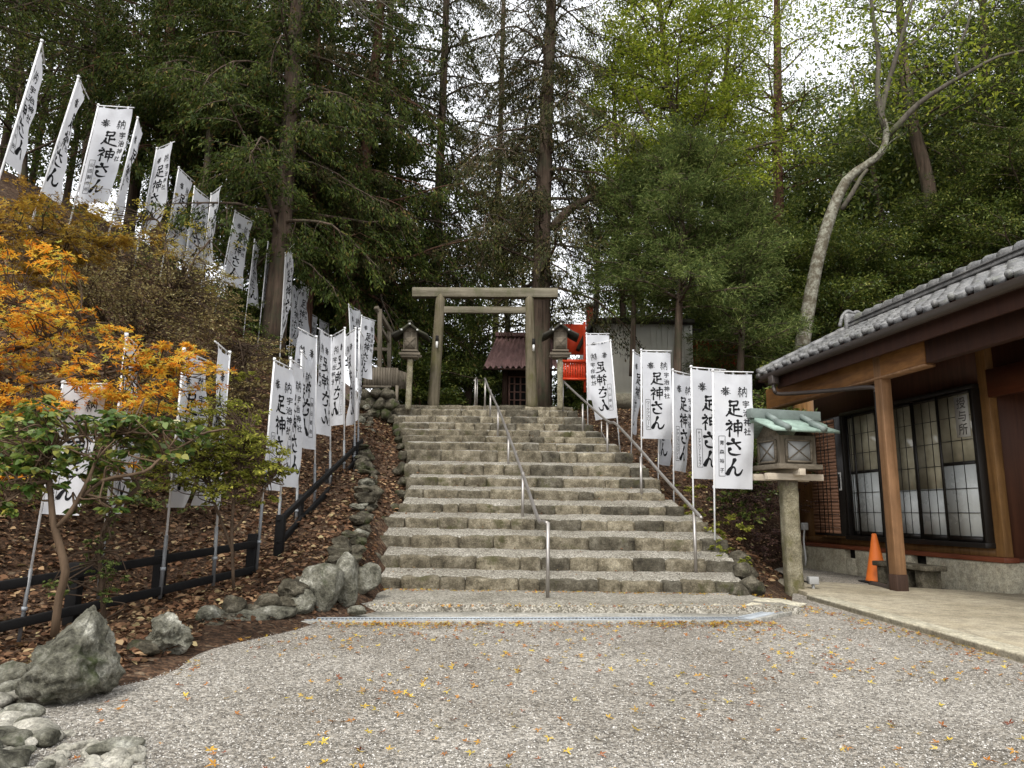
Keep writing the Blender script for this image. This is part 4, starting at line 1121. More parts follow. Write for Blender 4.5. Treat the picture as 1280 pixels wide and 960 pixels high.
rock(150, 948, 3.0, (0.13, 0.08, 0.04), 'low brown grey stone half sunk in the gravel beside the cobbles', 951, 'rock', 0.5, 0.7, onground=onz(142, 938, 0))
# ------------------------------------------------------------------ buildings at the top of the steps
def vbox(mb, px0, px1, pz0, pz1, Y, dep, dz=0):
    """a box whose front face fills the given photo rectangle at distance Y"""
    a, b = at(px0, pz1, Y), at(px1, pz0, Y)
    return mb.box(((a[0] + b[0]) / 2, Y + dep / 2, (a[2] + b[2]) / 2), (b[0] - a[0], dep, b[2] - a[2]))
Ys = 20.5
sh = empty('small_shrine', at(665, 508, Ys), 'small dark shrine hut with a rusty corrugated roof behind the torii', 'shrine hut')
def hut():
    a, b = at(604, 459, Ys - 0.9), at(697, 459, Ys - 0.9)
    c, d = at(621, 421, Ys + 0.6), at(692, 421, Ys + 0.6)
    n = 120; rows = 6
    u = np.linspace(0, 1, n); P = np.zeros((rows, n, 3))
    for k in range(rows):
        q = k / (rows - 1)
        l, r = a + (c - a) * q, b + (d - b) * q
        P[k] = l + (r - l) * u[:, None]
        P[k, :, 2] += 0.04 * np.sin(u * 2 * math.pi * 13)
    MB().grid(P).build('roof', M['rust'], sh, smooth=True)
    P2 = P.copy(); P2[:, :, 2] -= 0.045
    mb = MB(); vbox(mb, 619, 694, 421, 415, Ys + 0.45, 0.35); mb.build('ridge', M['rust'], sh, bevel=0.01)
    mb = MB(); vbox(mb, 633, 690, 508, 448, Ys, 1.6); mb.build('wall', M['shrinewood'], sh)
    # back slope
    e, f_ = at(612, 455, Ys + 2.2), at(694, 455, Ys + 2.2)
    MB().grid(np.array([[c, d], [e, f_]])).build('roof', M['rust'], sh)
    dr_ = MB(); vbox(dr_, 636, 658, 507, 470, Ys - 0.03, 0.03); dr_ = dr_.build('door', M['dark'], sh)
    mb = MB()
    for px in (636.5, 643, 650.5, 658): vbox(mb, px - 0.8, px + 0.8, 507, 470, Ys - 0.06, 0.03)
    for py in (471, 480, 490, 500, 507): vbox(mb, 636.5, 658, py + 0.8, py - 0.8, Ys - 0.075, 0.03)
    mb.build('lattice', M['lattice'], dr_)
    mb = MB(); vbox(mb, 628, 634, 508, 459, Ys - 0.1, 0.14); mb.build('post', M['shrinewood'], sh)
    mb = MB(); vbox(mb, 625, 698, 512, 506, Ys - 0.5, 0.5); mb.build('plinth', M['step'], sh, bevel=0.01)
    mb = MB(); vbox(mb, 604, 697, 463, 459.5, Ys - 0.85, 0.12); mb.build('eave_board', M['shrinewood'], sh)
hut()
# vermilion fence and hall to the right
vf = empty('red_fence', at(716, 476, 19.6), 'bright vermilion plank fence between the right lantern and the grey beige building', 'red fence')
mb = MB(); vbox(mb, 703, 732, 443, 405, 20.3, 0.10); mb.build('panel', M['vermilion'], vf)
mb = MB()
for k in range(9): vbox(mb, 704 + k * 3.1, 706.6 + k * 3.1, 473, 452, 19.62, 0.05)
mb.build('plank_panel', M['vermilion'], vf)
for y0, y1 in ((475, 472), (453, 449)):
    mb = MB(); vbox(mb, 702, 733, y0, y1, 19.55, 0.10); mb.build('rail', M['vermilion'], vf)
for x in (702, 731):
    mb = MB(); vbox(mb, x - 1.5, x + 1.5, 490, 402, 19.7, 0.12); mb.build('post', M['vermilion'], vf)
rp = empty('red_post', at(738, 405, 21.0), 'faded red square post rising above the beige building corner', 'post')
mb = MB(); vbox(mb, 733.5, 742, 470, 382, 20.6, 0.25); mb.build('shaft', M['vermilion2'], rp)
mb = MB(); vbox(mb, 732.7, 743, 382, 378, 20.55, 0.33); mb.build('cap', M['brass'], rp)
rh = empty('red_shrine_hall', at(890, 455, 21.5), 'red painted hall half hidden by foliage behind the right hand banners', 'shrine hall')
mb = MB(); vbox(mb, 868, 930, 462, 420, 21.5, 3); mb.build('wall', M['vermilion2'], rh)
mb = MB(); vbox(mb, 862, 940, 422, 410, 21.1, 4.0); mb.build('roof', M['darkroof'], rh, bevel=0.05)
for x in (872, 886, 901, 917):
    mb = MB(); vbox(mb, x - 1.5, x + 1.5, 464, 420, 21.4, 0.2); mb.build('post', M['vermilion'], rh)
mb = MB(); vbox(mb, 864, 940, 480, 461, 21.3, 3.4); mb.build('plinth', M['concrete'], rh)
bb = empty('storage_building', at(800, 480, 21), 'grey beige clad building with a dark gable edge behind the banners', 'building')
Yb = 20.6
a0, b0 = at(741, 492, Yb), at(865, 402, Yb)
mb = MB()
mb.box(((a0[0] + b0[0]) / 2, Yb + 2, (a0[2] + b0[2]) / 2), (b0[0] - a0[0], 4.0, b0[2] - a0[2])); mb.build('wall', M['beige'], bb)
mb = MB()
for k in range(18):
    x = a0[0] + (b0[0] - a0[0]) * (k + 0.5) / 18; mb.box((x, Yb - 0.006, (a0[2] + b0[2]) / 2), (0.010, 0.012, b0[2] - a0[2] - 0.02))
mb.build('cladding_joint', M['beige'], bb)
mb = MB(); vbox(mb, 736, 741, 492, 402, Yb - 0.1, 0.3); mb.build('corner_trim', M['darkroof'], bb)
ra, rb, rc = at(741, 400, Yb - 0.4), at(722, 438, Yb - 0.4), at(870, 401, Yb - 0.4)
MB().bar(ra, rb, 0.5, 0.11).build('barge_board', M['darkroof'], bb)
mb = MB(); mb.box(((ra[0] + rc[0]) / 2, Yb + 1.9, ra[2] + 0.06), (rc[0] - ra[0], 4.3, 0.12)); mb.build('roof', M['darkroof'], bb)
mb = MB(); vbox(mb, 738, 868, 506, 491, Yb - 0.05, 4.2); mb.build('foundation', M['concrete'], bb)

# timber gate frame and plank fence at the top left
tg = empty('timber_frame', at(480, 482, 16.2), 'weathered timber gable frame behind the plank fence left of the torii', 'timber frame')
Yg = 16.3
MB().bar(at(474.5, 484, Yg), at(475, 387, Yg), 0.10, 0.10, (0, 1, 0)).build('post', M['greywood'], tg, bevel=0.006)
MB().bar(at(486.5, 484, Yg + 0.5), at(486.5, 414, Yg + 0.5), 0.09, 0.09, (0, 1, 0)).build('post', M['greywood'], tg, bevel=0.006)
MB().bar(at(470, 384, Yg - 0.1), at(490, 418, Yg + 0.6), 0.10, 0.09).build('rafter', M['greywood'], tg, bevel=0.006)
MB().bar(at(475, 408, Yg + 0.02), at(487, 428, Yg + 0.5), 0.06, 0.07).build('brace', M['greywood'], tg, bevel=0.006)
MB().bar(at(452, 436, Yg + 0.3), at(487, 437, Yg + 0.5), 0.07, 0.08).build('tie', M['greywood'], tg, bevel=0.006)
pf = empty('plank_fence', at(475, 484, 15.6), 'low fence of upright grey planks on a mossy stone base left of the steps', 'plank fence')
rs = np.random.RandomState(8)
for k in range(13):
    q = k / 12; px = 455 + 39 * q; Yk = 15.5 + 0.2 * q
    mb = MB(); vbox(mb, px, px + 2.75, 483, 459.5 + rs.uniform(-0.8, 0.8), Yk, 0.025); mb.build('plank', M['greywood'], pf)
for k in range(7):
    q = k / 6; px = 494 + 13 * q; Yk = 15.75 + 1.0 * q
    mb = MB(); vbox(mb, px, px + 2.0, 486, 462 + 4 * q, Yk, 0.03); mb.build('plank', M['greywood'], pf)
MB().bar(at(453, 483.5, 15.45), at(489, 484, 15.6), 0.09, 0.05).build('base_rail', M['greywoodx'], pf)
MB().bar(at(495.5, 509, 15.4), at(496.5, 482, 15.4), 0.06, 0.06, (0, 1, 0)).build('post', M['greywood'], pf)
mb_i = 0
for px, py, s_ in ((458, 494, .2), (470, 492, .2), (483, 493, .22), (463, 505, .2), (476, 506, .22), (490, 506, .2), (452, 508, .2), (468, 516, .2), (482, 518, .18)):
    v, fc = rock_geo(1200 + mb_i, (s_, s_ * 0.9, s_ * 0.75), 3, 7, 0.14); mb_i += 1
    MB().add(v + at(px, py, 15.35), [fc]).build('base_stone', M['mossrock'], pf, smooth=True)

# ------------------------------------------------------------------ brush lettering
BR = {
 '足': [[(.28,.94),(.30,.66)], [(.26,.93),(.50,.95),(.74,.96),(.70,.67)], [(.30,.69),(.68,.71)], [(.50,.68),(.50,.16)], [(.50,.44),(.80,.47)], [(.29,.50),(.26,.30),(.06,.03)], [(.22,.30),(.40,.15),(.65,.07),(.97,.03)]],
 '神': [[(.20,.97),(.31,.86)], [(.05,.74),(.38,.78),(.26,.56),(.03,.36)], [(.23,.55),(.23,.0)], [(.27,.50),(.38,.39)], [(.49,.77),(.52,.31)], [(.48,.76),(.70,.79),(.93,.81),(.89,.33)], [(.52,.57),(.88,.59)], [(.52,.36),(.88,.39)], [(.70,1.0),(.70,.55),(.70,-.03)]],
 'さ': [[(.10,.70),(.45,.73),(.85,.80)], [(.40,.98),(.52,.74),(.80,.42),(.72,.40)], [(.26,.42),(.18,.24),(.30,.09),(.55,.04),(.82,.08)]],
 'ん': [[(.52,.97),(.36,.58),(.08,.02)], [(.10,.06),(.28,.40),(.44,.50),(.54,.38),(.55,.14),(.66,.03),(.84,.12),(.97,.36)]],
 '奉': [[(.20,.80),(.80,.85)], [(.27,.67),(.74,.71)], [(.05,.53),(.50,.56),(.95,.58)], [(.50,1.0),(.44,.62),(.05,.24)], [(.56,.56),(.72,.40),(.98,.26)], [(.32,.33),(.68,.36)], [(.27,.19),(.73,.22)], [(.50,.46),(.50,-.02)]],
 '納': [[(.26,.98),(.11,.78),(.30,.75)], [(.38,.86),(.08,.53),(.40,.57)], [(.24,.56),(.24,.0)], [(.12,.38),(.05,.20)], [(.35,.38),(.42,.24)], [(.52,.75),(.54,.02)], [(.50,.74),(.73,.77),(.95,.79),(.93,.06),(.83,.10)], [(.72,1.0),(.70,.60),(.57,.34)], [(.70,.60),(.85,.36)]],
}
BW = {'足': .205, '神': .17, 'さ': .225, 'ん': .235, '奉': .145, '納': .13}
def brush_glyph(ch):
    vs, fs = [], []; n0 = 0
    for si, st_ in enumerate(BR[ch]):
        p = smooth_path(np.array([(x, y, 0) for x, y in st_]), 5)[:, :2]
        d = np.gradient(p, axis=0); d /= np.linalg.norm(d, axis=1, keepdims=True) + 1e-9
        nn = np.stack([-d[:, 1], d[:, 0]], 1)
        q = np.linspace(0, 1, len(p))
        wv = BW[ch] * (0.5 + 0.62 * np.exp(-(q / 0.16) ** 2) * 0.6 + 0.34 * np.exp(-((1 - q) / 0.2) ** 2) * (1 if len(st_) == 2 and si % 2 == 0 else -0.5) + 0.12 * np.sin(q * 9 + si))
        wv = np.clip(wv, 0.03, None) / 2 * (0.78 + 0.5 * np.abs(nn[:, 1]) * 0.55 + 0.25 * np.abs(nn[:, 0]))
        L = p + nn * wv[:, None]; Rr = p - nn * wv[:, None]
        m_ = len(p)
        v = np.concatenate([L, Rr, [p[0] - d[0] * wv[0] * 0.7], [p[-1] + d[-1] * wv[-1] * 0.8]])
        k = np.arange(m_ - 1)
        f4 = np.stack([k, k + m_, k + m_ + 1, k + 1], 1)
        tri = np.array([[0, 2 * m_, m_, m_], [m_ - 1, 2 * m_ - 1, 2 * m_ + 1, 2 * m_ + 1]])
        vs.append(np.c_[v, np.full(len(v), si * 0.00025)]); fs.append((f4 + n0, tri[:, :3] + n0)); n0 += len(v)
    return np.concatenate(vs), [np.concatenate([a for a, b in fs]), np.concatenate([b for a, b in fs])]
_fc = {}
def font_glyph(ch, off=0.012):
    if (ch, off) in _fc: return _fc[(ch, off)]
    c = bpy.data.curves.new('glyph', 'FONT'); c.body = ch; c.offset = off; c.resolution_u = 2; c.fill_mode = 'FRONT'
    o = bpy.data.objects.new('glyph', c); COL.objects.link(o)
    bpy.context.view_layer.update()
    me = bpy.data.meshes.new_from_object(o.evaluated_get(bpy.context.evaluated_depsgraph_get()))
    bm = bmesh.new(); bm.from_mesh(me); bmesh.ops.triangulate(bm, faces=bm.faces[:])
    v = np.array([x.co[:] for x in bm.verts]) if bm.verts else np.zeros((0, 3))
    f = np.array([[q.index for q in x.verts] for x in bm.faces])
    bm.free(); bpy.data.objects.remove(o); bpy.data.meshes.remove(me); bpy.data.curves.remove(c)
    if len(v):
        v = v - np.array([(v[:, 0].min() + v[:, 0].max()) / 2, 0.38, 0]); v[:, :2] += 0.5
        v[:, 2] = 0
    _fc[(ch, off)] = (v, [f]); return _fc[(ch, off)]
GL = {c: brush_glyph(c) for c in BR}
DON = ['青森裕子', 'テーマアスリートクラブ', 'ナチュラルスマイル', '小山聡子', '山田製作所', 'ワーケアスリート', '西村千秋', '中川整骨院', '明日香会']
def flag_text(don):
    """lettering in banner coordinates: u across (0 at the pole), v down, both as fractions of width 1 x height 3"""
    vs, fs = [], []; n0 = 0
    def put(g, u, v, sx, sy):
        nonlocal n0
        p, f = g
        if not len(p): return
        q = np.stack([u + (p[:, 0] - 0.5) * sx, v - (p[:, 1] - 0.5) * sy, p[:, 2]], 1)
        vs.append(q); fs.append([k + n0 for k in f]); n0 += len(q)
    put(GL['奉'], .30, .47, .26, .25); put(GL['納'], .74, .48, .26, .27)
    for ch, v in (('足', .93), ('神', 1.45), ('さ', 1.94), ('ん', 2.45)):
        put(GL[ch], .50, v, .45, .43)
    for k, ch in enumerate('宇治神社'): put(font_glyph(ch, 0.018), .83, .80 + k * .245, .19, .20)
    n = len(don); y0, y1 = 1.66, 2.68
    st_ = (y1 - y0 - 0.08) / n; sz = min(0.125, st_ * 1.05)
    for k, ch in enumerate(don):
        g = font_glyph(ch, 0.01)
        if ch == 'ー': g = (np.stack([1 - g[0][:, 1], g[0][:, 0], g[0][:, 2]], 1), g[1])
        put(g, .185, y0 + 0.05 + (k + .5) * st_, sz, sz)
    def quad(u0, v0, u1, v1): put((np.array([[0, 0, 0], [1, 0, 0], [1, 1, 0], [0, 1, 0]], float), [np.array([[0, 1, 2, 3]])]), (u0 + u1) / 2, (v0 + v1) / 2, u1 - u0, v1 - v0)
    for u in (.105, .265):
        for k in range(8): quad(u - .006, y0 + (y1 - y0) * k / 8, u + .006, y0 + (y1 - y0) * (k + 1) / 8)
    quad(.105, y0 - .012, .265, y0); quad(.105, y1, .265, y1 + .012)
    tri = np.concatenate([k for f in fs for k in f if k.shape[1] == 3]); qd = [k for f in fs for k in f if k.shape[1] == 4]
    return np.concatenate(vs), [tri] + ([np.concatenate(qd)] if qd else [])
TXT = [flag_text(d) for d in DON]
mbn = MB()                                           # the notice behind the glass
for k, ch in enumerate('授与所'):
    g, f = font_glyph(ch, 0.015)
    if len(g): mbn.add(np.array([HP(0.395 - (p[0] - .5) * .17, -0.0660, 2.60 - k * .185 + (p[1] - .5) * .17) for p in g]), f)
mbn.build('notice_lettering', M['inkfade'], NOTICE)

def banner(n, label, group, top, bot, Y, corner, away=1, base=None, sleeve=0.0, droop=0.0, amp=1.5, don=None, polelen=None):
    rs = np.random.RandomState(4000 + n)
    T = at(*top, Y); Bt = at(*bot, Y)
    Hh = np.linalg.norm(T - Bt) / 1.015; Wd = Hh / 3.0
    pd = (T - Bt) / np.linalg.norm(T - Bt)
    if base is not None: B = at(*base, Y)
    else: B = T - pd * (polelen or Hh * 1.62)
    g = h1(B[0], B[1])
    if B[2] > g + 0.02 and base is None:
        B = B - pd * (B[2] - g + 0.05)
    best = None
    for th_ in np.linspace(0, 2 * math.pi, 361):                       # the bearing at which the bar's far end meets the photo
        c_ = np.array([math.cos(th_), math.sin(th_), 0.0])
        c_[2] = -np.dot(c_[:2], pd[:2]) / pd[2] * 0.6
        c_ /= np.linalg.norm(c_)
        q = proj(T + c_ * Wd * 1.06)
        e_ = (q[0] - corner[0]) ** 2 + 0.12 * (q[1] - corner[1]) ** 2 + (0 if math.sin(th_) * away > -0.02 else 30)
        if best is None or e_ < best[0]: best = (e_, c_)
    cd = best[1]
    nn = np.cross(cd, pd); nn /= np.linalg.norm(nn)
    th = rs.uniform(0, 6.28, 4)
    def place(u, v, off=0.0):
        """u in widths, v in widths down"""
        u = np.asarray(u, float); v = np.asarray(v, float)
        s = 0.02 + 0.05 * (v / 3.0) ** 1.2
        a = amp * Wd
        w_ = a * u * (s * 1.5 * np.sin(2.2 * u + 1.3 * v + th[0]) + 0.036 * np.sin(4.5 * u - 1.3 * v + th[1]) + 0.016 * np.sin(9 * u + 2.9 * v + th[2]) + 0.010 * np.sin(3 * u + 7 * v + th[3]))
        w_ += a * (0.09 * (v / 3) ** 2 * np.sin(th[3]) * u)
        sag = 0.018 * Wd * np.sin(np.clip(u, 0, 1) * math.pi) * np.clip(1 - v / 1.2, 0, 1)
        pinch = -droop * Wd * (u ** 1.5) * 0.25
        uu = u * (1 - 0.035 * np.abs(np.sin(1.3 * v + th[1])) * (v / 3))
        p = T + cd * (0.03 * Wd + uu[..., None] * Wd) - pd * (0.05 * Wd + v[..., None] * Wd + (sag - pinch)[..., None]) + nn * (w_[..., None])
        e = 1e-2
        return p + nn * np.asarray(off)[..., None] if np.ndim(off) else p + nn * off
    t = empty('banner', B, label, 'banner', group)
    rad = 0.0125 * max(0.8, Hh / 1.6) 
    if sleeve > 0:
        sl = B + pd * sleeve
        MB().tube([B - pd * 0.08, sl], rad * 1.5, 10).build('pole_sleeve', M['sleeve'], t, smooth=True)
        MB().tube([sl - pd * 0.03, T + pd * 0.03 * Wd], rad, 8).build('pole', M['white'], t, smooth=True)
        MB().tube([B + pd * sleeve * 0.35, B + pd * (sleeve * 0.35 + 0.03)], rad * 2.1, 10).build('clamp', M['galv'], t)
    else:
        MB().tube([B - pd * 0.10, T + pd * 0.03 * Wd], rad, 8).build('pole', M['white'], t, smooth=True)
    MB().tube([T - cd * 0.05 * Wd, T + cd * Wd * 1.06], rad * 0.7, 8).build('crossbar', M['white'], t, smooth=True)
    MB().tube([T + pd * 0.03 * Wd - pd * 0.02, T + pd * 0.03 * Wd + pd * 0.012], rad * 1.5, 8).build('pole_cap', M['white'], t, smooth=True)
    U, V = np.meshgrid(np.linspace(0, 1, 19), np.linspace(0, 3, 55), indexing='ij')
    cl_ = MB().grid(place(U, V))
    for k in range(6):                                   # hanging loops down the pole and along the bar
        v0 = 0.03 + 2.9 * k / 5.0
        q = place(np.array([0.0, 0.0]), np.array([v0, v0 + 0.07]))
        o_ = -cd * (0.03 * Wd + rad * 1.4)
        cl_.add(np.array([q[0], q[1], q[1] + o_, q[0] + o_]), [np.array([[0, 1, 2, 3]])])
    for k in range(3):
        u0 = 0.12 + 0.36 * k
        q = place(np.array([u0, u0 + 0.06]), np.array([0.0, 0.0]))
        o_ = pd * (0.05 * Wd + rad)
        cl_.add(np.array([q[0], q[1], q[1] + o_, q[0] + o_]), [np.array([[0, 1, 2, 3]])])
    c = cl_.build('cloth', M['cloth'], t, smooth=True)
    tv, tf = TXT[(n if don is None else don) % len(TXT)]
    let = MB()
    for sg in (1, -1):
        let.add(place(tv[:, 0], tv[:, 1], sg * (0.0022 + tv[:, 2])), tf)
    let.build('lettering', M['ink'], c)
    return t

GA = 'white banners along the fence beside the steps'
GB = 'white banners lining the path up the left hillside'
GC = 'white banners to the right of the steps'
bn = 0
def Bn(*a, **k):
    global bn
    bn += 1
    return banner(bn, *a, **k)
# the lower left row, front to back
Bn('white banner behind the maple nearest the left edge of the photo', GA, (79, 478), (51, 642), 5.9, (136, 455), -1, (25, 792), 0.5)
Bn('narrow white banner half hidden by orange maple leaves, second along the fence', GA, (158, 420), (138, 642), 6.6, (176, 432), 1, (124, 737), 0.45, amp=1.6)
Bn('white banner left of the yellow green bush with its pole on the left', GA, (230, 438), (209, 634), 6.9, (262, 452), 1, (201, 737), 0.5)
Bn('slim white banner behind the yellow green bush with its pole on the right', GA, (287, 442), (276, 632), 7.4, (268, 433), 1, (267, 722), 0.5)
Bn('white banner at the fence corner post, pole on its left, lowest of the tight row', GA, (343, 450), (329, 612), 7.9, (366, 463), 1, (321, 706), 0.65)
Bn('white banner tucked just behind the fence corner banner', GA, (363.5, 449), (353, 608), 8.5, (379, 462), 1, (346, 686), 0.6, amp=1.5)
Bn('thin edge-on white banner between the corner pair and the reversed pair', GA, (377, 440), (372, 585), 9.3, (386, 444), 1, (370, 659), 0.55, amp=1.5)
Bn('white banner with reversed writing, first of the reversed pair by the fence', GA, (395.5, 422), (394, 562), 10.0, (373, 421), -1, (393, 634), 0.6)
Bn('white banner with reversed writing and a wide boxed name, second of the reversed pair', GA, (414, 421), (413.3, 546), 10.8, (397, 424), -1, (412.5, 614), 0.6, don=3)
Bn('white banner with reversed writing, third from the top end of the fence', GA, (431, 411), (430.5, 530), 11.6, (416, 405), 1, (430, 596), 0.6, don=1)
Bn('white banner with reversed writing, second from the top end of the fence', GA, (444.5, 411), (443.7, 528), 12.3, (431, 407), 1, (443, 587), 0.6, don=1)
Bn('narrow white banner at the top end of the fence', GA, (449, 412), (448, 522), 12.9, (454, 416), 1, (447.5, 575), 0.6, amp=1.5)
Bn('leaning white banner beside the timber frame at the head of the fence row', GA, (452, 395), (447.5, 470), 14.6, (470, 400), 1, (444, 520), 0.0)
Bn('white banner glimpsed behind the leaning one at the head of the fence row', GA, (436, 381), (440, 470), 15.4, (450, 396), 1, None, 0.0, amp=1.5)
# up the hillside on the left
Bn('twisted white banner leaning at the extreme upper left', GB, (52, 52), (6, 200), 9.6, (57, 58), 1, None, amp=2.0)
Bn('twisted white banner second from the upper left, seen almost edge on', GB, (98, 97), (53, 236), 10.6, (112, 102), 1, None, amp=2.0)
Bn('wide open white banner in the upper left, plainly readable', GB, (123, 132), (94, 254), 11.6, (163, 134), 1, (84, 292), don=4)
Bn('narrow white banner just right of the readable one in the upper left', GB, (172, 148), (142, 268), 12.2, (178, 152), 1, None, amp=1.6)
Bn('white banner above the yellow leaves with its top bar almost level', GB, (196, 186), (176, 290), 12.8, (218, 183), 1, None)
Bn('first of three close white banners above the brown shrub', GB, (223.5, 210), (206, 312), 13.1, (243, 226), 1, None)
Bn('middle of three close white banners above the brown shrub', GB, (243, 234), (231, 328), 13.5, (263, 248), 1, None)
Bn('last of three close white banners above the brown shrub, turned edge on', GB, (264, 243), (254, 335), 13.9, (277, 240), -1, None, amp=1.5)
Bn('dim white banner in front of the cedars, right of the three close ones', GB, (294, 264), (278, 352), 14.3, (318, 276), 1, (268, 392))
Bn('edge-on white banner left of the large cedar trunk', GB, (318, 300), (309, 378), 15.0, (326, 302), 1, None, amp=1.6)
Bn('second edge-on white banner touching the left side of the large cedar trunk', GB, (335, 303), (327, 383), 15.3, (341, 306), 1, None, amp=1.6)
Bn('narrow white banner right of the large cedar trunk', GB, (357, 317), (351, 424), 15.2, (367, 316), -1, None, amp=1.4)
Bn('white banner half hidden behind the narrow one right of the large cedar', GB, (366, 355), (362, 428), 16.0, (374, 358), 1, None, amp=1.4)
Bn('white banner left of the thin red trunk between the cedars', GB, (376, 352), (366, 428), 16.4, (389, 353), 1, None)
Bn('small white banner just right of the thin red trunk', GB, (387, 391), (383, 450), 17.2, (397, 394), 1, None)
Bn('farthest small white banner between the thin trunk and the leaning cedar', GB, (400, 400), (396, 460), 17.6, (412, 404), 1, None)
# right of the steps, front to back
Bn('nearest white banner right of the steps beside the copper roofed lantern', GC, (891, 464), (892.5, 610), 9.7, (942, 467), 1, (894, 708), don=0, amp=1.1)
Bn('second white banner right of the steps, overlapped by the nearest one', GC, (864, 459), (866, 598), 10.1, (907, 461), 1, (868, 712), don=1, amp=1.1)
Bn('third white banner from the right among those beside the steps', GC, (841, 463), (841.5, 588), 11.4, (866, 459), 1, (842.5, 642), don=2)
Bn('turned white banner crossing the middle pair on the right', GC, (824.5, 468), (823.6, 580), 12.4, (836, 477), -1, (822.5, 622), don=5, amp=1.3)
Bn('white banner of the middle pair on the right, facing the steps', GC, (801.5, 438), (803, 548), 12.2, (840, 442), 1, (802, 630), don=5)
Bn('white banner behind the left edge of the middle pair on the right', GC, (791.5, 439), (790, 540), 13.4, (803, 441), 1, (789, 573), don=2)
Bn('white banner with reversed writing before the beige building, its pole leaning', GC, (763, 426), (771.5, 522), 14.0, (733, 430), 1, (776, 575), don=3)
Bn('blank looking white banner behind the reversed one before the beige building', GC, (733, 417), (734, 500), 15.0, (772, 414), 1, (735, 538), don=6)
# ------------------------------------------------------------------ vegetation
LEAF = {                                             # outlines (along, across), a small fold across the midrib
 'oval': (np.array([(0, 0), (.38, .24), (1, 0), (.38, -.24)]), [[0, 1, 2, 3]]),
 'needle': (np.array([(0, 0), (.5, -.085), (1, 0), (.5, .085)]), [[0, 1, 2, 3]]),
 'spray': (np.array([(0, 0), (.45, .17), (1, .02), (.5, -.15)]), [[0, 3, 2, 1]]),
 'broad': (np.array([(0, 0), (.22, .2), (.55, .27), (.85, .13), (1, 0), (.85, -.13), (.55, -.27), (.22, -.2)]), [[0, 1, 2, 3, 4, 5, 6, 7]]),
}
def _maple():
    pts = [(0.0, 0.0)]; fs = []
    for k, (a, L) in enumerate(((-2.0, .55), (-1.05, .85), (0, 1.0), (1.05, .85), (2.0, .55))):
        for b, r in ((a - .36, .34), (a, L), (a + .36, .34)):
            pts.append((.25 + r * .75 * math.cos(b), r * .75 * math.sin(b)))
        i = 1 + 3 * k; fs.append([0, i, i + 1, i + 2])
    pts[0] = (.25, 0)
    return np.array(pts), fs
LEAF['maple'] = _maple()
def unit(a): return a / (np.linalg.norm(a, axis=-1, keepdims=True) + 1e-9)
def leaf_mesh(rs, pos, dirs, size, kind='oval', up=0.6, var=0.35, flat=0.0):
    """many little leaves: pos and dirs are N x 3"""
    n = len(pos)
    tpl, tf = LEAF[kind]
    d = unit(dirs)
    nr = unit(rs.normal(size=(n, 3)) + np.array([0, 0, up * 2.0]))
    s = unit(np.cross(nr, d)); nr = np.cross(d, s)
    L = size * (1 + var * (rs.rand(n) * 2 - 1))
    fold = np.abs(tpl[:, 1]) * 0.35
    bend = -0.18 * tpl[:, 0] ** 2
    V = pos[:, None] + L[:, None, None] * (tpl[None, :, 0, None] * d[:, None] + tpl[None, :, 1, None] * s[:, None] + (fold + bend)[None, :, None] * nr[:, None])
    k = len(tpl)
    fs = []
    by = {}
    for f in tf: by.setdefault(len(f), []).append(f)
    for m_, q in by.items():
        q = np.array(q)
        fs.append((np.arange(n)[:, None, None] * k + q[None]).reshape(-1, m_))
    return V.reshape(-1, 3), fs
def curve(p0, d0, L, n, rs, droop=0.0, wob=0.12, lift=0.0):
    """a limb: starts along d0 and bends down (droop) or up (lift)"""
    d = np.array(d0, float); d /= np.linalg.norm(d); pts = [np.array(p0, float)]
    for k in range(n):
        d = d + rs.normal(size=3) * wob + np.array([0, 0, -droop / n + lift / n])
        d /= np.linalg.norm(d); pts.append(pts[-1] + d * L / n)
    return np.array(pts)
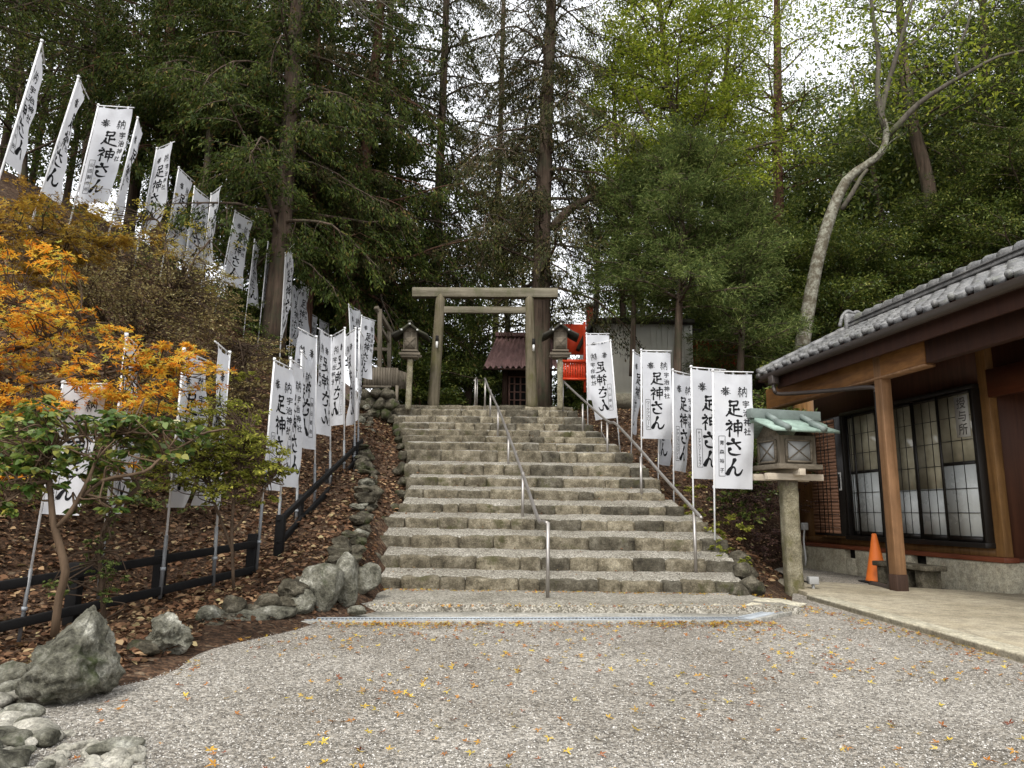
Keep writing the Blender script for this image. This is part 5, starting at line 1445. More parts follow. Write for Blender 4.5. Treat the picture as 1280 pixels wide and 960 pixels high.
def grow(rs, trunk, trad, nb=40, t0=.3, t1=1.0, L0=3.0, L1=.8, el0=0, el1=40, droop=.5, lift=0., sub=10, subL=.4, lps=26, spread=.10,
         az=None, leafdir='twig', hang=0.0, wob=.10, subtree=1, bare=0.0, brr=.22, sn=5, shag=0):
    """limbs, twigs and leaf positions of one tree; returns (wood builder, leaf positions, leaf directions)"""
    wood = MB(); wood.tube(trunk, trad, 10)
    lp, ld = [], []
    if shag:                                             # sprigs growing straight from the trunk
        for k in range(int(shag)):
            t = rs.uniform(max(t0, .15), .8); c = np.array([np.interp(t, np.linspace(0, 1, len(trunk)), trunk[:, q]) for q in range(3)])
            a = rs.rand() * 6.283; L = rs.uniform(.25, .8); d = np.array([math.cos(a), math.sin(a), rs.uniform(-.6, .1)])
            wood.tube([c, c + d * L], [.008, .003], 3, False)
            n = int(70 * L / .5); u = .3 + .8 * rs.rand(n)
            lp.append(c + d * (u * L)[:, None] + rs.normal(size=(n, 3)) * .09); ld.append(d + rs.normal(size=(n, 3)) * .6 + np.array([0, 0, -.4]))
    m = len(trunk); tpar = np.linspace(0, 1, m)
    for i in range(nb):
        t = t0 + (t1 - t0) * (i + rs.rand()) / nb
        p = np.array([np.interp(t, tpar, trunk[:, k]) for k in range(3)]); r = np.interp(t, tpar, trad)
        q = (t - t0) / max(1e-6, t1 - t0)
        a = i * 2.399 + rs.uniform(-.5, .5) if az is None else rs.uniform(*az)
        el = R(el0 + (el1 - el0) * q + rs.normal() * 9)
        L = (L0 + (L1 - L0) * q) * rs.uniform(.6, 1.2)
        d = np.array([math.cos(a) * math.cos(el), math.sin(a) * math.cos(el), math.sin(el)])
        b = curve(p, d, L, 7, rs, droop, wob, lift)
        br = min(r * .55, max(.012, L * .012 + brr * .03))
        wood.tube(b, np.linspace(br, .006, 8), 5, False)
        dead = rs.rand() < bare
        for j in range(sub):
            s = .06 + .94 * (j + rs.rand()) / sub
            c = np.array([np.interp(s, np.linspace(0, 1, 8), b[:, k]) for k in range(3)])
            k0 = min(6, int(s * 7)); fw = unit(b[k0 + 1] - b[k0])
            sd = np.cross(fw, [0, 0, 1.0]); sd /= np.linalg.norm(sd) + 1e-6
            sg = 1 if (j % 2) else -1
            d2 = unit(fw * rs.uniform(.35, 1.0) + sd * sg * rs.uniform(.4, 1.0) + np.array([0, 0, rs.uniform(-.25, .3) - hang]))
            L2 = L * subL * rs.uniform(.5, 1.1) * (1.15 - .6 * s)
            tw = curve(c, d2, L2, 4, rs, droop * .5 + hang, .14, lift)
            wood.tube(tw, np.linspace(.007 + .004 * L2, .003, 5), 3, False)
            if dead: continue
            n = max(3, int(lps * L2 / (L0 * subL) * rs.uniform(.6, 1.4)))
            u = .25 + .80 * rs.rand(n) ** .7
            pos = np.stack([np.interp(u, np.linspace(0, 1, 5), tw[:, k]) for k in range(3)], 1) + rs.normal(size=(n, 3)) * spread * .72 * np.array([1, 1, .6])
            tdir = unit(tw[-1] - tw[0])
            dd = tdir[None] * .9 + rs.normal(size=(n, 3)) * .6 + np.array([0, 0, -hang * 1.2])
            lp.append(pos); ld.append(dd)
    return wood, np.concatenate(lp), np.concatenate(ld)
def trunk_px(pts, wpx, n=14, rs=None, wob=0.0):
    """trunk from photo pixels (x, y, distance) and its pixel widths at those points"""
    P = np.array([at(*q) for q in pts]); rad = np.array([w_ / F * q[2] / 2 for w_, q in zip(wpx, pts)])
    c = smooth_path(P, max(2, n // max(1, len(P) - 1)))
    rr = np.interp(np.linspace(0, 1, len(c)), np.linspace(0, 1, len(P)), rad)
    if rs is not None and wob: c[1:-1] += rs.normal(size=(len(c) - 2, 3)) * wob
    return c, rr
def ground_trunk(x, y, h, r, lean=(0, 0), rs=None, n=12):
    z = h1(x, y) - .2
    s = np.linspace(0, 1, n)
    p = np.stack([x + lean[0] * s, y + lean[1] * s, z + h * s], 1)
    if rs is not None: p[1:, :2] += np.cumsum(rs.normal(size=(n - 1, 2)) * .03 * h / 10, axis=0)
    return p, np.interp(s, [0, .06, 1], [r * 1.35, r, r * .22])
def tree(name, label, cat, trunk, trad, barkm, leafm, leafsize, kind, seed, up=.6, group=None, twigm=None, crown_name='crown', **kw):
    rs = np.random.RandomState(seed)
    kf, ks = {'cedar': (3.0, .60), 'cedar2': (4.2, .62), 'evergreen': (3.0, .62), 'podo': (1.7, .80), 'bright': (3.6, .66), 'pale': (3.0, .6)}.get(leafm, (1, 1))
    if name not in ('shrub',):
        kw['lps'] = kw.get('lps', 26) * kf; leafsize = leafsize * ks
    wood, lp, ld = grow(rs, trunk, trad, **kw)
    t = empty(name, trunk[0], label, cat, group)
    wood.build('trunk', M[barkm], t, smooth=True)
    V, fs = leaf_mesh(rs, lp, ld, leafsize, kind, up)
    MB().add(V, fs).build(crown_name, M[leafm], t)
    return t

# --- cedars of the dark grove at the left: trunks read from the photo
def extend(pts, wpx, top_h):
    """carry a trunk on upwards above the frame"""
    return trunk_px(pts, wpx)
CED = dict(kind='spray', leafsize=.17, up=.2)
cedar_kw = dict(nb=76, t0=.20, t1=1.0, L0=3.2, L1=1.8, el0=8, el1=18, droop=1.1, lift=.3, sub=13, subL=.44, lps=40, spread=.10, hang=.40, wob=.15, shag=90)
tk, tr_ = trunk_px([(340, 445, 15.4), (352, 300, 15.4), (364, 120, 15.5), (374, -60, 15.6), (385, -420, 15.8)], [33, 25, 21, 18, 11])
tree('cedar_tree', 'large cedar with a thick lichened trunk rising among the upper banners', 'tree', tk, tr_, 'bark', 'cedar', .17, 'spray', 11, .2, 'dark cedars of the left grove', **dict(cedar_kw, nb=74, t0=.22, L0=3.4))
tk, tr_ = trunk_px([(382, 440, 17.0), (389, 300, 17.0), (395, 120, 17.1), (402, -250, 17.4)], [13, 11, 10, 6])
tree('cedar_tree', 'slender cedar with a bare reddish trunk just right of the thick one', 'tree', tk, tr_, 'redbark', 'cedar2', .17, 'spray', 12, .2, 'dark cedars of the left grove', **dict(cedar_kw, nb=44, t0=.3, L0=2.4, lps=30))
tk, tr_ = trunk_px([(432, 425, 18.6), (441, 340, 18.6), (456, 200, 18.6), (476, 0, 18.8), (500, -380, 19)], [21, 18, 15, 12, 7])
tree('cedar_tree', 'cedar leaning to the right behind the head of the fence row', 'tree', tk, tr_, 'redbark', 'cedar', .18, 'spray', 13, .2, 'dark cedars of the left grove', **dict(cedar_kw, nb=84, t0=.12, L0=3.7, lps=36))
tk, tr_ = trunk_px([(466, 420, 20.5), (474, 300, 20.5), (484, 120, 20.5), (500, -300, 21)], [14, 13, 11, 6])
tree('cedar_tree', 'dark cedar standing just left of the timber frame', 'tree', tk, tr_, 'bark', 'cedar', .18, 'spray', 14, .2, 'dark cedars of the left grove', **dict(cedar_kw, nb=80, t0=.10, L0=3.9, lps=34))
tk, tr_ = trunk_px([(196, 330, 17.5), (203, 200, 17.5), (212, 60, 17.6), (226, -260, 18)], [19, 16, 13, 8])
tree('cedar_tree', 'cedar with a red brown trunk behind the upper left banners', 'tree', tk, tr_, 'redbark', 'cedar', .17, 'spray', 15, .2, 'dark cedars of the left grove', **dict(cedar_kw, nb=60, t0=.35, L0=3.2))
tk, tr_ = trunk_px([(290, 380, 19), (300, 200, 19), (310, 20, 19.2), (322, -300, 19.5)], [13, 12, 10, 6])
tree('cedar_tree', 'tall thin cedar behind the dim banner in front of the grove', 'tree', tk, tr_, 'bark', 'cedar', .18, 'spray', 16, .2, 'dark cedars of the left grove', **dict(cedar_kw, nb=62, t0=.28, L0=3.2))
tk, tr_ = trunk_px([(100, 300, 20), (112, 150, 20), (124, 0, 20.2), (140, -250, 20.5)], [12, 11, 9, 6])
tree('cedar_tree', 'sparse dark cedar behind the readable upper left banner', 'tree', tk, tr_, 'bark', 'cedar2', .18, 'spray', 17, .2, 'dark cedars of the left grove', **dict(cedar_kw, nb=46, t0=.45, L0=3.6, lps=22, bare=.25))
tk, tr_ = trunk_px([(250, 350, 16.2), (262, 180, 16.2), (272, 20, 16.4), (286, -260, 16.6)], [12, 11, 9, 6])
tree('cedar_tree', 'dark bushy cedar rising above the three close banners', 'tree', tk, tr_, 'bark', 'cedar', .17, 'spray', 18, .2, 'dark cedars of the left grove', **dict(cedar_kw, nb=58, t0=.38, L0=2.8))
# --- the great sparse cedar behind the torii
tk, tr_ = trunk_px([(674, 512, 19.3), (675, 420, 19.3), (679, 250, 19.3), (684, 120, 19.3), (690, -20, 19.4), (700, -420, 19.8)], [30, 26, 22, 18, 14, 7])
big = tree('cedar_tree', 'great cedar with a tall bare trunk rising behind the right pillar of the torii', 'tree', tk, tr_, 'bark', 'cedar2', .16, 'spray', 21, .1, None,
     nb=92, t0=.27, t1=1., L0=3.9, L1=2.2, el0=10, el1=24, droop=1.3, lift=.4, sub=16, subL=.40, lps=22, spread=.12, hang=.5, bare=.06, wob=.2, brr=.1, shag=60)
lm, lr = trunk_px([(690, 285, 19.2), (712, 262, 19.0), (735, 248, 18.9), (748, 240, 18.9)], [13, 12, 8, 4], 9)
MB().tube(lm, lr, 8).build('limb', M['bark'], big, smooth=True)
tk, tr_ = trunk_px([(542, 420, 23.5), (548, 250, 23.5), (556, 60, 23.8), (566, -260, 24)], [12, 11, 10, 6])
tree('cedar_tree', 'cedar with long dark boughs reaching over the sky left of the great cedar', 'tree', tk, tr_, 'bark', 'cedar2', .18, 'spray', 22, .1, 'dark cedars of the left grove', nb=78, t0=.15, L0=4.2, L1=2.6, el0=2, el1=10, droop=.9, lift=.2, sub=15, subL=.38, lps=26, spread=.11, hang=.45, wob=.16)
tk, tr_ = trunk_px([(618, 470, 30), (622, 300, 30), (628, 60, 30), (636, -260, 30)], [9, 8, 7, 4])
tree('cedar_tree', 'far thin cedar seen through the opening of the torii', 'tree', tk, tr_, 'bark', 'cedar2', .2, 'spray', 23, .1, None, nb=50, t0=.3, L0=4.0, L1=2.6, el0=4, el1=14, droop=.9, lift=.2, sub=13, subL=.40, lps=16, spread=.16, hang=.4, bare=.1, wob=.18)

# --- broadleaf and other trees behind and right
def broad(label, pts, wpx, seed, leafm='evergreen', size=.13, bark='bark', kind='oval', name='evergreen_tree', group=None, **kw):
    tk, tr_ = trunk_px(pts, wpx)
    d = dict(nb=30, t0=.25, t1=1., L0=3.0, L1=1.5, el0=15, el1=50, droop=.3, lift=.2, sub=11, subL=.42, lps=30, spread=.14)
    d.update(kw)
    return tree(name, label, 'tree', tk, tr_, bark, leafm, size, kind, seed, .8, group, **d)
# bushes seen through the torii
broad('dark green bush filling the left half of the torii opening', [(585, 505, 21.5), (588, 450, 21.5), (592, 390, 21.5)], [9, 7, 3], 31, 'podo', .13, t0=.05, nb=34, L0=1.5, L1=.8, lps=30, el0=10, el1=60, name='bush')
broad('low rounded bush at the left end of the torii opening', [(556, 508, 24), (556, 485, 24), (557, 450, 24)], [6, 5, 2], 131, 'evergreen', .14, t0=.02, nb=36, L0=1.5, L1=.8, lps=30, el0=-5, el1=55, name='bush')
broad('low rounded bush beside the small shrine hut', [(612, 508, 25), (612, 488, 25), (613, 455, 25)], [6, 5, 2], 132, 'podo', .14, t0=.02, nb=36, L0=1.4, L1=.8, lps=30, el0=-5, el1=55, name='bush')
broad('low dark bush under the vermilion fence', [(722, 512, 21.5), (722, 498, 21.5), (723, 478, 21.5)], [6, 5, 2], 133, 'evergreen', .13, t0=.02, nb=34, L0=1.1, L1=.7, lps=30, el0=-5, el1=50, name='bush')
broad('low dark bush behind the left lantern post', [(520, 510, 19.5), (520, 490, 19.5), (521, 460, 19.5)], [6, 5, 2], 134, 'evergreen', .13, t0=.02, nb=34, L0=1.1, L1=.7, lps=30, el0=-5, el1=50, name='bush')
broad('low bush in the dark behind the grouped banners at the cedar foot', [(300, 440, 18.5), (300, 420, 18.5), (301, 390, 18.5)], [6, 5, 2], 135, 'evergreen', .13, t0=.02, nb=40, L0=1.6, L1=.9, lps=30, el0=-5, el1=50, name='bush')
broad('pale yellow green tree beyond the torii lintel', [(636, 480, 25), (634, 400, 25), (628, 310, 25), (624, 265, 25)], [8, 7, 5, 2], 32, 'pale', .17, t0=.2, nb=44, L0=2.7, L1=1.6, lps=15, spread=.22, bark='greybark', name='broadleaf_tree')
broad('pale leaved tree between the far cedar and the great cedar', [(664, 480, 27), (660, 400, 27), (652, 330, 27), (648, 280, 27)], [8, 6, 4, 2], 33, 'pale', .18, t0=.2, nb=36, L0=2.7, L1=1.6, lps=15, spread=.22, bark='greybark', name='broadleaf_tree')
broad('grey green tree behind the red fence with thin pale stems', [(742, 440, 23), (746, 370, 23), (748, 300, 23), (752, 240, 23)], [8, 7, 5, 2], 34, 'evergreen', .14, t0=.48, nb=34, L0=2.1, L1=1.2, lps=18, spread=.17, bark='greybark')
broad('low dark tree behind the left lantern', [(525, 480, 20), (527, 430, 20), (530, 380, 20)], [8, 6, 3], 35, 'evergreen', .13, t0=.1, nb=34, L0=1.8, L1=1.0, lps=26)
broad('dark evergreen between the timber frame and the torii', [(510, 470, 24), (512, 400, 24), (516, 310, 24)], [10, 8, 4], 36, 'evergreen', .15, t0=.1, nb=40, L0=2.6, L1=1.6, lps=26)
# the slender leaved dense tree above the right banners
broad('dense slender leaved green tree above the beige building', [(846, 480, 17.2), (848, 420, 17.2), (850, 340, 17.2), (853, 250, 17.2), (856, 200, 17.2)], [11, 10, 8, 5, 3], 41, 'podo', .15, kind='needle', t0=.36, nb=78, L0=2.3, L1=1.1, lps=58, el0=6, el1=50, spread=.13, sub=14, name='podocarp_tree')
broad('slender leaved green tree left of the dense one, hanging over the beige wall', [(790, 470, 18.4), (792, 400, 18.4), (795, 300, 18.4), (800, 215, 18.4)], [8, 7, 5, 3], 42, 'podo', .15, kind='needle', t0=.42, nb=56, L0=1.8, L1=1.0, lps=44, el0=12, el1=50, spread=.13, sub=13, name='podocarp_tree')
broad('slender leaved green tree between the dense one and the pale leaning trunk', [(925, 470, 18.0), (928, 400, 18.0), (930, 320, 18.0), (934, 250, 18.0)], [9, 8, 6, 3], 43, 'podo', .15, kind='needle', t0=.12, nb=60, L0=2.0, L1=1.0, lps=48, el0=-2, el1=50, spread=.13, sub=13, name='podocarp_tree')
# bright broadleaf at the top centre right
b1 = broad('bright green broadleaf tree with dark forked boughs at the upper right of centre', [(866, 330, 19.0), (862, 250, 19.0), (850, 190, 19.0), (838, 120, 19.0), (826, 20, 19.0), (815, -120, 19)], [13, 12, 11, 9, 7, 3], 44, 'bright', .15, kind='oval', t0=.26, nb=84, L0=3.1, L1=2.5, lps=30, el0=0, el1=35, spread=.2, sub=11, name='broadleaf_tree', wob=.22)
for k, (pts, wd) in enumerate((
    ([(852, 195, 19), (868, 160, 18.9), (880, 130, 18.8), (884, 100, 18.8), (905, 70, 18.7)], [9, 8, 7, 5, 3]),
    ([(862, 215, 19), (900, 195, 18.7), (940, 185, 18.6), (975, 175, 18.6)], [8, 6, 5, 2]),
    ([(850, 190, 19), (832, 170, 18.8), (810, 150, 18.7), (790, 110, 18.7)], [8, 6, 4, 2]))):
    c, r_ = trunk_px(pts, wd, 9); MB().tube(c, r_, 8).build('limb', M['bark'], b1, smooth=True)
broad('yellowish green airy tree above the dense slender leaved one', [(905, 330, 21), (900, 240, 21), (905, 120, 21), (915, 0, 21), (925, -120, 21)], [10, 9, 7, 5, 2], 45, 'bright', .15, kind='oval', t0=.28, nb=52, L0=2.9, L1=2.1, lps=18, spread=.22, name='broadleaf_tree', wob=.2)
tk, tr_ = trunk_px([(972, 400, 25), (974, 300, 25), (972, 200, 25), (972, 100, 25), (970, -120, 25.5)], [15, 14, 13, 11, 6])
tree('pine_tree', 'straight dark red trunked pine between the bright tree and the leaning pale trunk', 'tree', tk, tr_, 'redbark', 'evergreen', .15, 'oval', 46, .6, None, nb=44, t0=.40, L0=3.6, L1=2.6, el0=5, el1=30, droop=.2, lift=.15, sub=12, subL=.40, lps=20, spread=.2, wob=.2, bare=.15)
# the leaning tree with pale lichened bark
tk, tr_ = trunk_px([(1000, 450, 18.6), (1008, 400, 18.6), (1021, 330, 18.6), (1038, 270, 18.6), (1058, 226, 18.6), (1084, 205, 18.5), (1102, 190, 18.4), (1108, 168, 18.4), (1104, 148, 18.4)], [20, 17.5, 16, 15, 13, 10, 9, 8, 7])
wt = tree('leaning_tree', 'leaning tree with pale lichened bark rising behind the roof end', 'tree', tk, tr_, 'whitebark', 'evergreen', .13, 'oval', 47, .6, None, nb=9, t0=.5, L0=1.1, L1=.8, el0=10, el1=40, droop=.2, sub=6, subL=.4, lps=8, spread=.12)
for pts, wd in (([(1106, 162, 18.4), (1102, 140, 18.4), (1110, 105, 18.4), (1122, 65, 18.3), (1135, 20, 18.2), (1150, -30, 18.2)], [8, 8, 7, 6, 5, 3]),
                ([(1112, 168, 18.4), (1130, 148, 18.2), (1150, 128, 18.0), (1180, 108, 17.8), (1215, 88, 17.6), (1250, 70, 17.4), (1300, 60, 17.2)], [8, 8, 7, 6, 5, 4, 3]),
                ([(1104, 150, 18.4), (1097, 120, 18.5), (1098, 70, 18.6), (1090, 10, 18.8), (1088, -40, 18.9)], [8, 7, 6, 5, 3]),
                ([(1052, 262, 18.5), (1066, 240, 18.3), (1076, 222, 18.3), (1084, 212, 18.3)], [6, 6, 5, 4]),
                ([(1200, 96, 17.7), (1195, 70, 17.7), (1210, 30, 17.6), (1218, -10, 17.6)], [5, 4, 3, 2]),
                ([(1122, 65, 18.3), (1140, 55, 18.2), (1180, 20, 18.0), (1210, -10, 18)], [4, 4, 3, 2])):
    c, r_ = trunk_px(pts, wd, 14); MB().tube(c, r_, 10).build('limb', M['greybark'], wt, smooth=True)
V, fs = [], []
rs = np.random.RandomState(77)
mbl = MB()
for px, py, Y, n, rx, rz in ((1100, 40, 18.6, 260, 1.0, .6), (1150, 60, 18.2, 200, .8, .5), (1200, 60, 17.6, 220, .8, .4), (1060, 10, 18.8, 240, .9, .5), (1190, 10, 17.8, 260, .9, .5), (1250, 100, 17.5, 200, .7, .4), (1040, 70, 19.5, 320, 1.1, .7), (1010, 30, 20, 320, 1.1, .7), (1070, 130, 19, 200, .8, .5), (1150, 120, 19, 260, .9, .5), (1120, -20, 18.4, 300, 1.2, .6)):
    c = at(px, py, Y); p = c + rs.normal(size=(n, 3)) * np.array([rx, .7, rz])
    v, f_ = leaf_mesh(rs, p, rs.normal(size=(n, 3)), .14, 'oval', .8); mbl.add(v, f_)
mbl.build('crown', M['bright'], wt)
tk, tr_ = trunk_px([(1172, 330, 22), (1160, 230, 22), (1142, 160, 22), (1130, 80, 22), (1120, -60, 22)], [19, 18, 16, 13, 8])
tree('evergreen_tree', 'mossy dark trunk crossing behind the limbs of the leaning pale tree', 'tree', tk, tr_, 'bark', 'evergreen', .15, 'oval', 48, .7, None, nb=40, t0=.45, L0=3.2, L1=2.4, el0=0, el1=30, droop=.2, sub=11, subL=.4, lps=26, spread=.18)
# evergreens clothing the hillside behind the house
HR_ = [
 (1050, 440, 21, 330, 2.6, 'layered dark evergreen right behind the end of the tiled roof'),
 (1130, 430, 22, 300, 3.0, 'layered evergreen behind the middle of the tiled roof'),
 (1220, 420, 21, 250, 3.0, 'layered evergreen behind the near part of the tiled roof'),
 (1290, 380, 20, 180, 3.2, 'tall dark evergreen at the right edge above the roof'),
 (960, 460, 21, 300, 2.2, 'dark evergreen left of the foot of the leaning pale trunk'),
 (1180, 380, 27, 140, 3.6, 'high evergreen up the slope between the pale limbs and the right edge'),
 (1260, 340, 26, 20, 3.6, 'highest evergreen up the slope in the upper right corner'),
 (1080, 400, 27, 190, 3.0, 'evergreen up the slope just right of the pale trunk'),
 (1010, 420, 27, 250, 2.6, 'evergreen up the slope behind the pale trunk'),
 (900, 470, 26, 370, 2.0, 'low dark evergreen behind the front right banners'),
 (1330, 330, 22, 40, 3.4, 'evergreen whose boughs enter the frame at the upper right edge'),
]
for k, (px, py, Y, ptop, Lb, lab) in enumerate(HR_):
    tk, tr_ = trunk_px([(px, py + 30, Y), (px + 3, (py + ptop) / 2, Y), (px + 6, ptop, Y)], [11, 9, 4])
    tree('evergreen_tree', lab, 'tree', tk, tr_, 'bark', 'evergreen', .145, 'oval', 60 + k, 1.3, 'evergreens on the slope behind the house', nb=60, t0=.05, L0=Lb, L1=Lb * .7, el0=2, el1=30, droop=.25, lift=.05, sub=13, subL=.45, lps=40, spread=.18)
broad('green mid height tree filling the gap above the slender leaved trees', [(890, 420, 22.5), (885, 320, 22.5), (880, 220, 22.5), (878, 130, 22.5)], [8, 7, 5, 2], 91, 'podo', .13, t0=.2, nb=54, L0=2.9, L1=1.8, lps=24, spread=.16, name='broadleaf_tree')
broad('green tree behind the grey green one right of the great cedar', [(780, 420, 24), (775, 300, 24), (770, 180, 24), (768, 90, 24)], [8, 7, 5, 2], 92, 'bright', .14, t0=.35, nb=56, L0=2.6, L1=2.0, lps=22, spread=.18, name='broadleaf_tree')
broad('dark tall tree in the upper right corner beyond the roof', [(1240, 330, 23), (1236, 200, 23), (1230, 60, 23), (1226, -120, 23)], [14, 12, 10, 5], 93, 'evergreen', .145, t0=.2, nb=60, L0=3.0, L1=2.4, lps=30)
broad('dark tall tree at the extreme right above the house roof', [(1330, 330, 20), (1322, 200, 20), (1315, 60, 20), (1310, -160, 20)], [14, 12, 10, 5], 94, 'evergreen', .145, t0=.2, nb=60, L0=3.0, L1=2.4, lps=30)
broad('dark tree at the far upper left behind the twisted banners', [(30, 260, 19), (26, 120, 19), (22, -20, 19), (18, -220, 19)], [12, 11, 9, 5], 95, 'evergreen', .14, t0=.15, nb=54, L0=3.0, L1=2.4, lps=17, spread=.17)
broad('dark tree at the left edge, its boughs crossing the sky over the twisted banners', [(-90, 300, 14), (-80, 100, 14), (-60, -80, 14), (-40, -260, 14)], [18, 15, 12, 6], 96, 'cedar', .15, kind='spray', t0=.35, nb=50, L0=3.4, L1=2.6, lps=22, el0=0, el1=10, hang=.2, az=(-.9, .9))
broad('dark evergreen between the cedars behind the dim banner', [(240, 400, 21), (244, 300, 21), (250, 180, 21), (256, 60, 21)], [12, 11, 9, 5], 97, 'evergreen', .14, t0=.1, nb=54, L0=2.8, L1=2.0, lps=26)
broad('dark evergreen low behind the thick cedar trunk', [(355, 470, 20), (352, 390, 20), (350, 300, 20)], [10, 8, 4], 98, 'evergreen', .14, t0=.05, nb=44, L0=2.4, L1=1.6, lps=30)
broad('dark evergreen low behind the leaning cedar', [(425, 470, 22), (424, 390, 22), (424, 290, 22)], [10, 8, 4], 99, 'evergreen', .14, t0=.05, nb=44, L0=2.6, L1=1.6, lps=30)
# hedge of dark shrubs in the gap between the right bank and the house
for k, (px, py, Y, ptop, Lb, lab, lm_) in enumerate((
    (965, 600, 13.6, 500, .9, 'black green shrub in the dark gap left of the copper roofed lantern', 'evergreen'),
    (935, 640, 12.8, 560, .7, 'dark shrub under the nearest banner on the right bank', 'evergreen'),
    (1000, 560, 15.0, 480, 1.2, 'dark shrub behind the copper roofed lantern', 'evergreen'))):
    tk, tr_ = trunk_px([(px, py, Y), (px, (py + ptop) / 2, Y), (px, ptop, Y)], [6, 5, 2])
    tree('shrub', lab, 'shrub', tk, tr_, 'twig', lm_, .085, 'oval', 80 + k, .6, None, nb=30, t0=.02, L0=Lb, L1=Lb * .6, el0=0, el1=60, droop=.2, sub=9, subL=.45, lps=24, spread=.06)

# --- woods beyond: read as one mass from here
def woods(name, label, spots, seed, leafm, lsize, n_each):
    rs = np.random.RandomState(seed); mb = MB(); wd = MB()
    for x, y, h, r in spots:
        z = h1(x, y); 
        wd.tube(np.array([[x, y, z - .3], [x + .2, y, z + h * .5], [x, y + .2, z + h]]), [.16, .12, .04], 6)
        nb = 26
        for b in range(nb):
            q = .25 + .75 * b / nb
            c = np.array([x, y, z + h * q]) + np.r_[rs.normal(size=2) * r * .55 * (1.15 - q * .6), rs.normal() * .3]
            n = int(n_each / nb)
            p = c + rs.normal(size=(n, 3)) * np.array([.75, .75, .26]) * r * .33
            v, f_ = leaf_mesh(rs, p, rs.normal(size=(n, 3)), lsize, 'oval', .9); mb.add(v, f_)
    t = empty(name, (spots[0][0], spots[0][1], h1(spots[0][0], spots[0][1])), label, 'woods')
    t['kind'] = 'stuff'
    wd.build('trunks', M['bark'], t)['kind'] = 'stuff'; mb.build('foliage', M[leafm], t)['kind'] = 'stuff'
    return t
rs = np.random.RandomState(9)
woods('background_woods', 'dark mass of trees filling the distance behind the left grove', [(-23 + rs.uniform(-2, 2) + 3.4 * (k % 6), 21 + 5 * (k // 6) + rs.uniform(-2, 2), rs.uniform(11, 17), rs.uniform(2.2, 3.2)) for k in range(18)], 5, 'cedar', .17, 5200)
woods('background_woods', 'mass of evergreens filling the distance high on the right hillside', [(7 + rs.uniform(-1, 1) + 3.6 * (k % 5), 29 + 5 * (k // 5) + rs.uniform(-2, 2), rs.uniform(7, 11), rs.uniform(2.2, 3.2)) for k in range(14)] + [(x_, y_, h_, 3.0) for x_, y_, h_ in ((13, 24, 7), (17, 26, 8), (20, 22, 8), (22, 27, 9), (9.5, 27, 6), (25, 22, 9), (15, 30, 8), (19, 32, 9))], 6, 'evergreen', .17, 6500)
woods('background_woods', 'low far bushes closing the view under the torii', [(-7 + 2.4 * k + rs.uniform(-.6, .6), 36 + rs.uniform(-3, 5), rs.uniform(2.2, 4), rs.uniform(1.6, 2.4)) for k in range(9)], 7, 'podo', .16, 2200)
# ------------------------------------------------------------------ near plants at the left
def ground_z(x, y):
    z = H(x, y)
    b = np.array([mnoise.noise(Vector((a * 1.7, c * 1.7, 0))) * 0.06 + mnoise.noise(Vector((a * 5, c * 5, 3))) * 0.02 for a, c in zip(x, y)])
    return z + b * np.clip((z - 0.05) / 0.4, 0, 1)
def clusters(rs, spec, flat=.35, depth=.8):
    """leaf positions in clumps: (px, py, distance, half width px, half height px, number of sprays, leaves per spray)"""
    P, D, stems = [], [], []
    for px, py, Y, rx, ry, ns, nl in spec:
        s = Y / F
        for k in range(ns):
            r = np.sqrt(rs.rand()); a = rs.rand() * 6.283
            c = at(px + rx * r * math.cos(a), py + ry * r * math.sin(a), Y) + np.array([0, rs.normal() * depth * rx * s * .5, 0])
            az = rs.rand() * 6.283; L = rs.uniform(.5, 1.0) * min(rx * s * .45, .40)
            dv = np.array([math.cos(az), math.sin(az), rs.uniform(-.25, .12)])
            u = rs.rand(nl)
            side = np.array([-dv[1], dv[0], 0])
            p = c + dv * (u * L)[:, None] + side * (rs.normal(size=nl) * L * .28)[:, None] + np.array([0, 0, 1]) * (rs.normal(size=nl) * L * .10)[:, None]
            P.append(p); D.append(dv + side * (rs.normal(size=nl) * .9)[:, None] + rs.normal(size=(nl, 3)) * .25 + np.array([0, 0, -.25]))
            stems.append((c, c + dv * L))
    return np.concatenate(P), np.concatenate(D), stems
def plant(name, label, cat, base, spec, leafm, size, kind, seed, limbs=(), bark='twig', up=.8, stemr=.003, depth=.8, twig_to=None, group=None):
    rs = np.random.RandomState(seed)
    P, D, stems = clusters(rs, spec, depth=depth)
    t = empty(name, base, label, cat, group)
    wood = MB(); ends = []
    for pts, wd in limbs:
        c, r_ = trunk_px(pts, wd, 14); wood.tube(c, r_, 8)
        ends.append(c)
    allp = np.concatenate(ends) if ends else np.array([base])
    for a, b in stems:
        wood.tube([a, (a + b) / 2, b], [stemr, stemr * .8, stemr * .4], 3, False)
        if limbs:
            d = np.linalg.norm(allp - a, axis=1); q = allp[np.argmin(d + rs.rand(len(d)) * .3)]
            m_ = (a + q) / 2 + rs.normal(size=3) * .06
            wood.tube(smooth_path([q, m_, a], 4), np.linspace(stemr * 2.4, stemr, 9), 4, False)
    wood.build('stems', M[bark], t, smooth=True)
    V, fs = leaf_mesh(rs, P, D, size, kind, up)
    MB().add(V, fs).build('foliage', M[leafm], t)
    return t
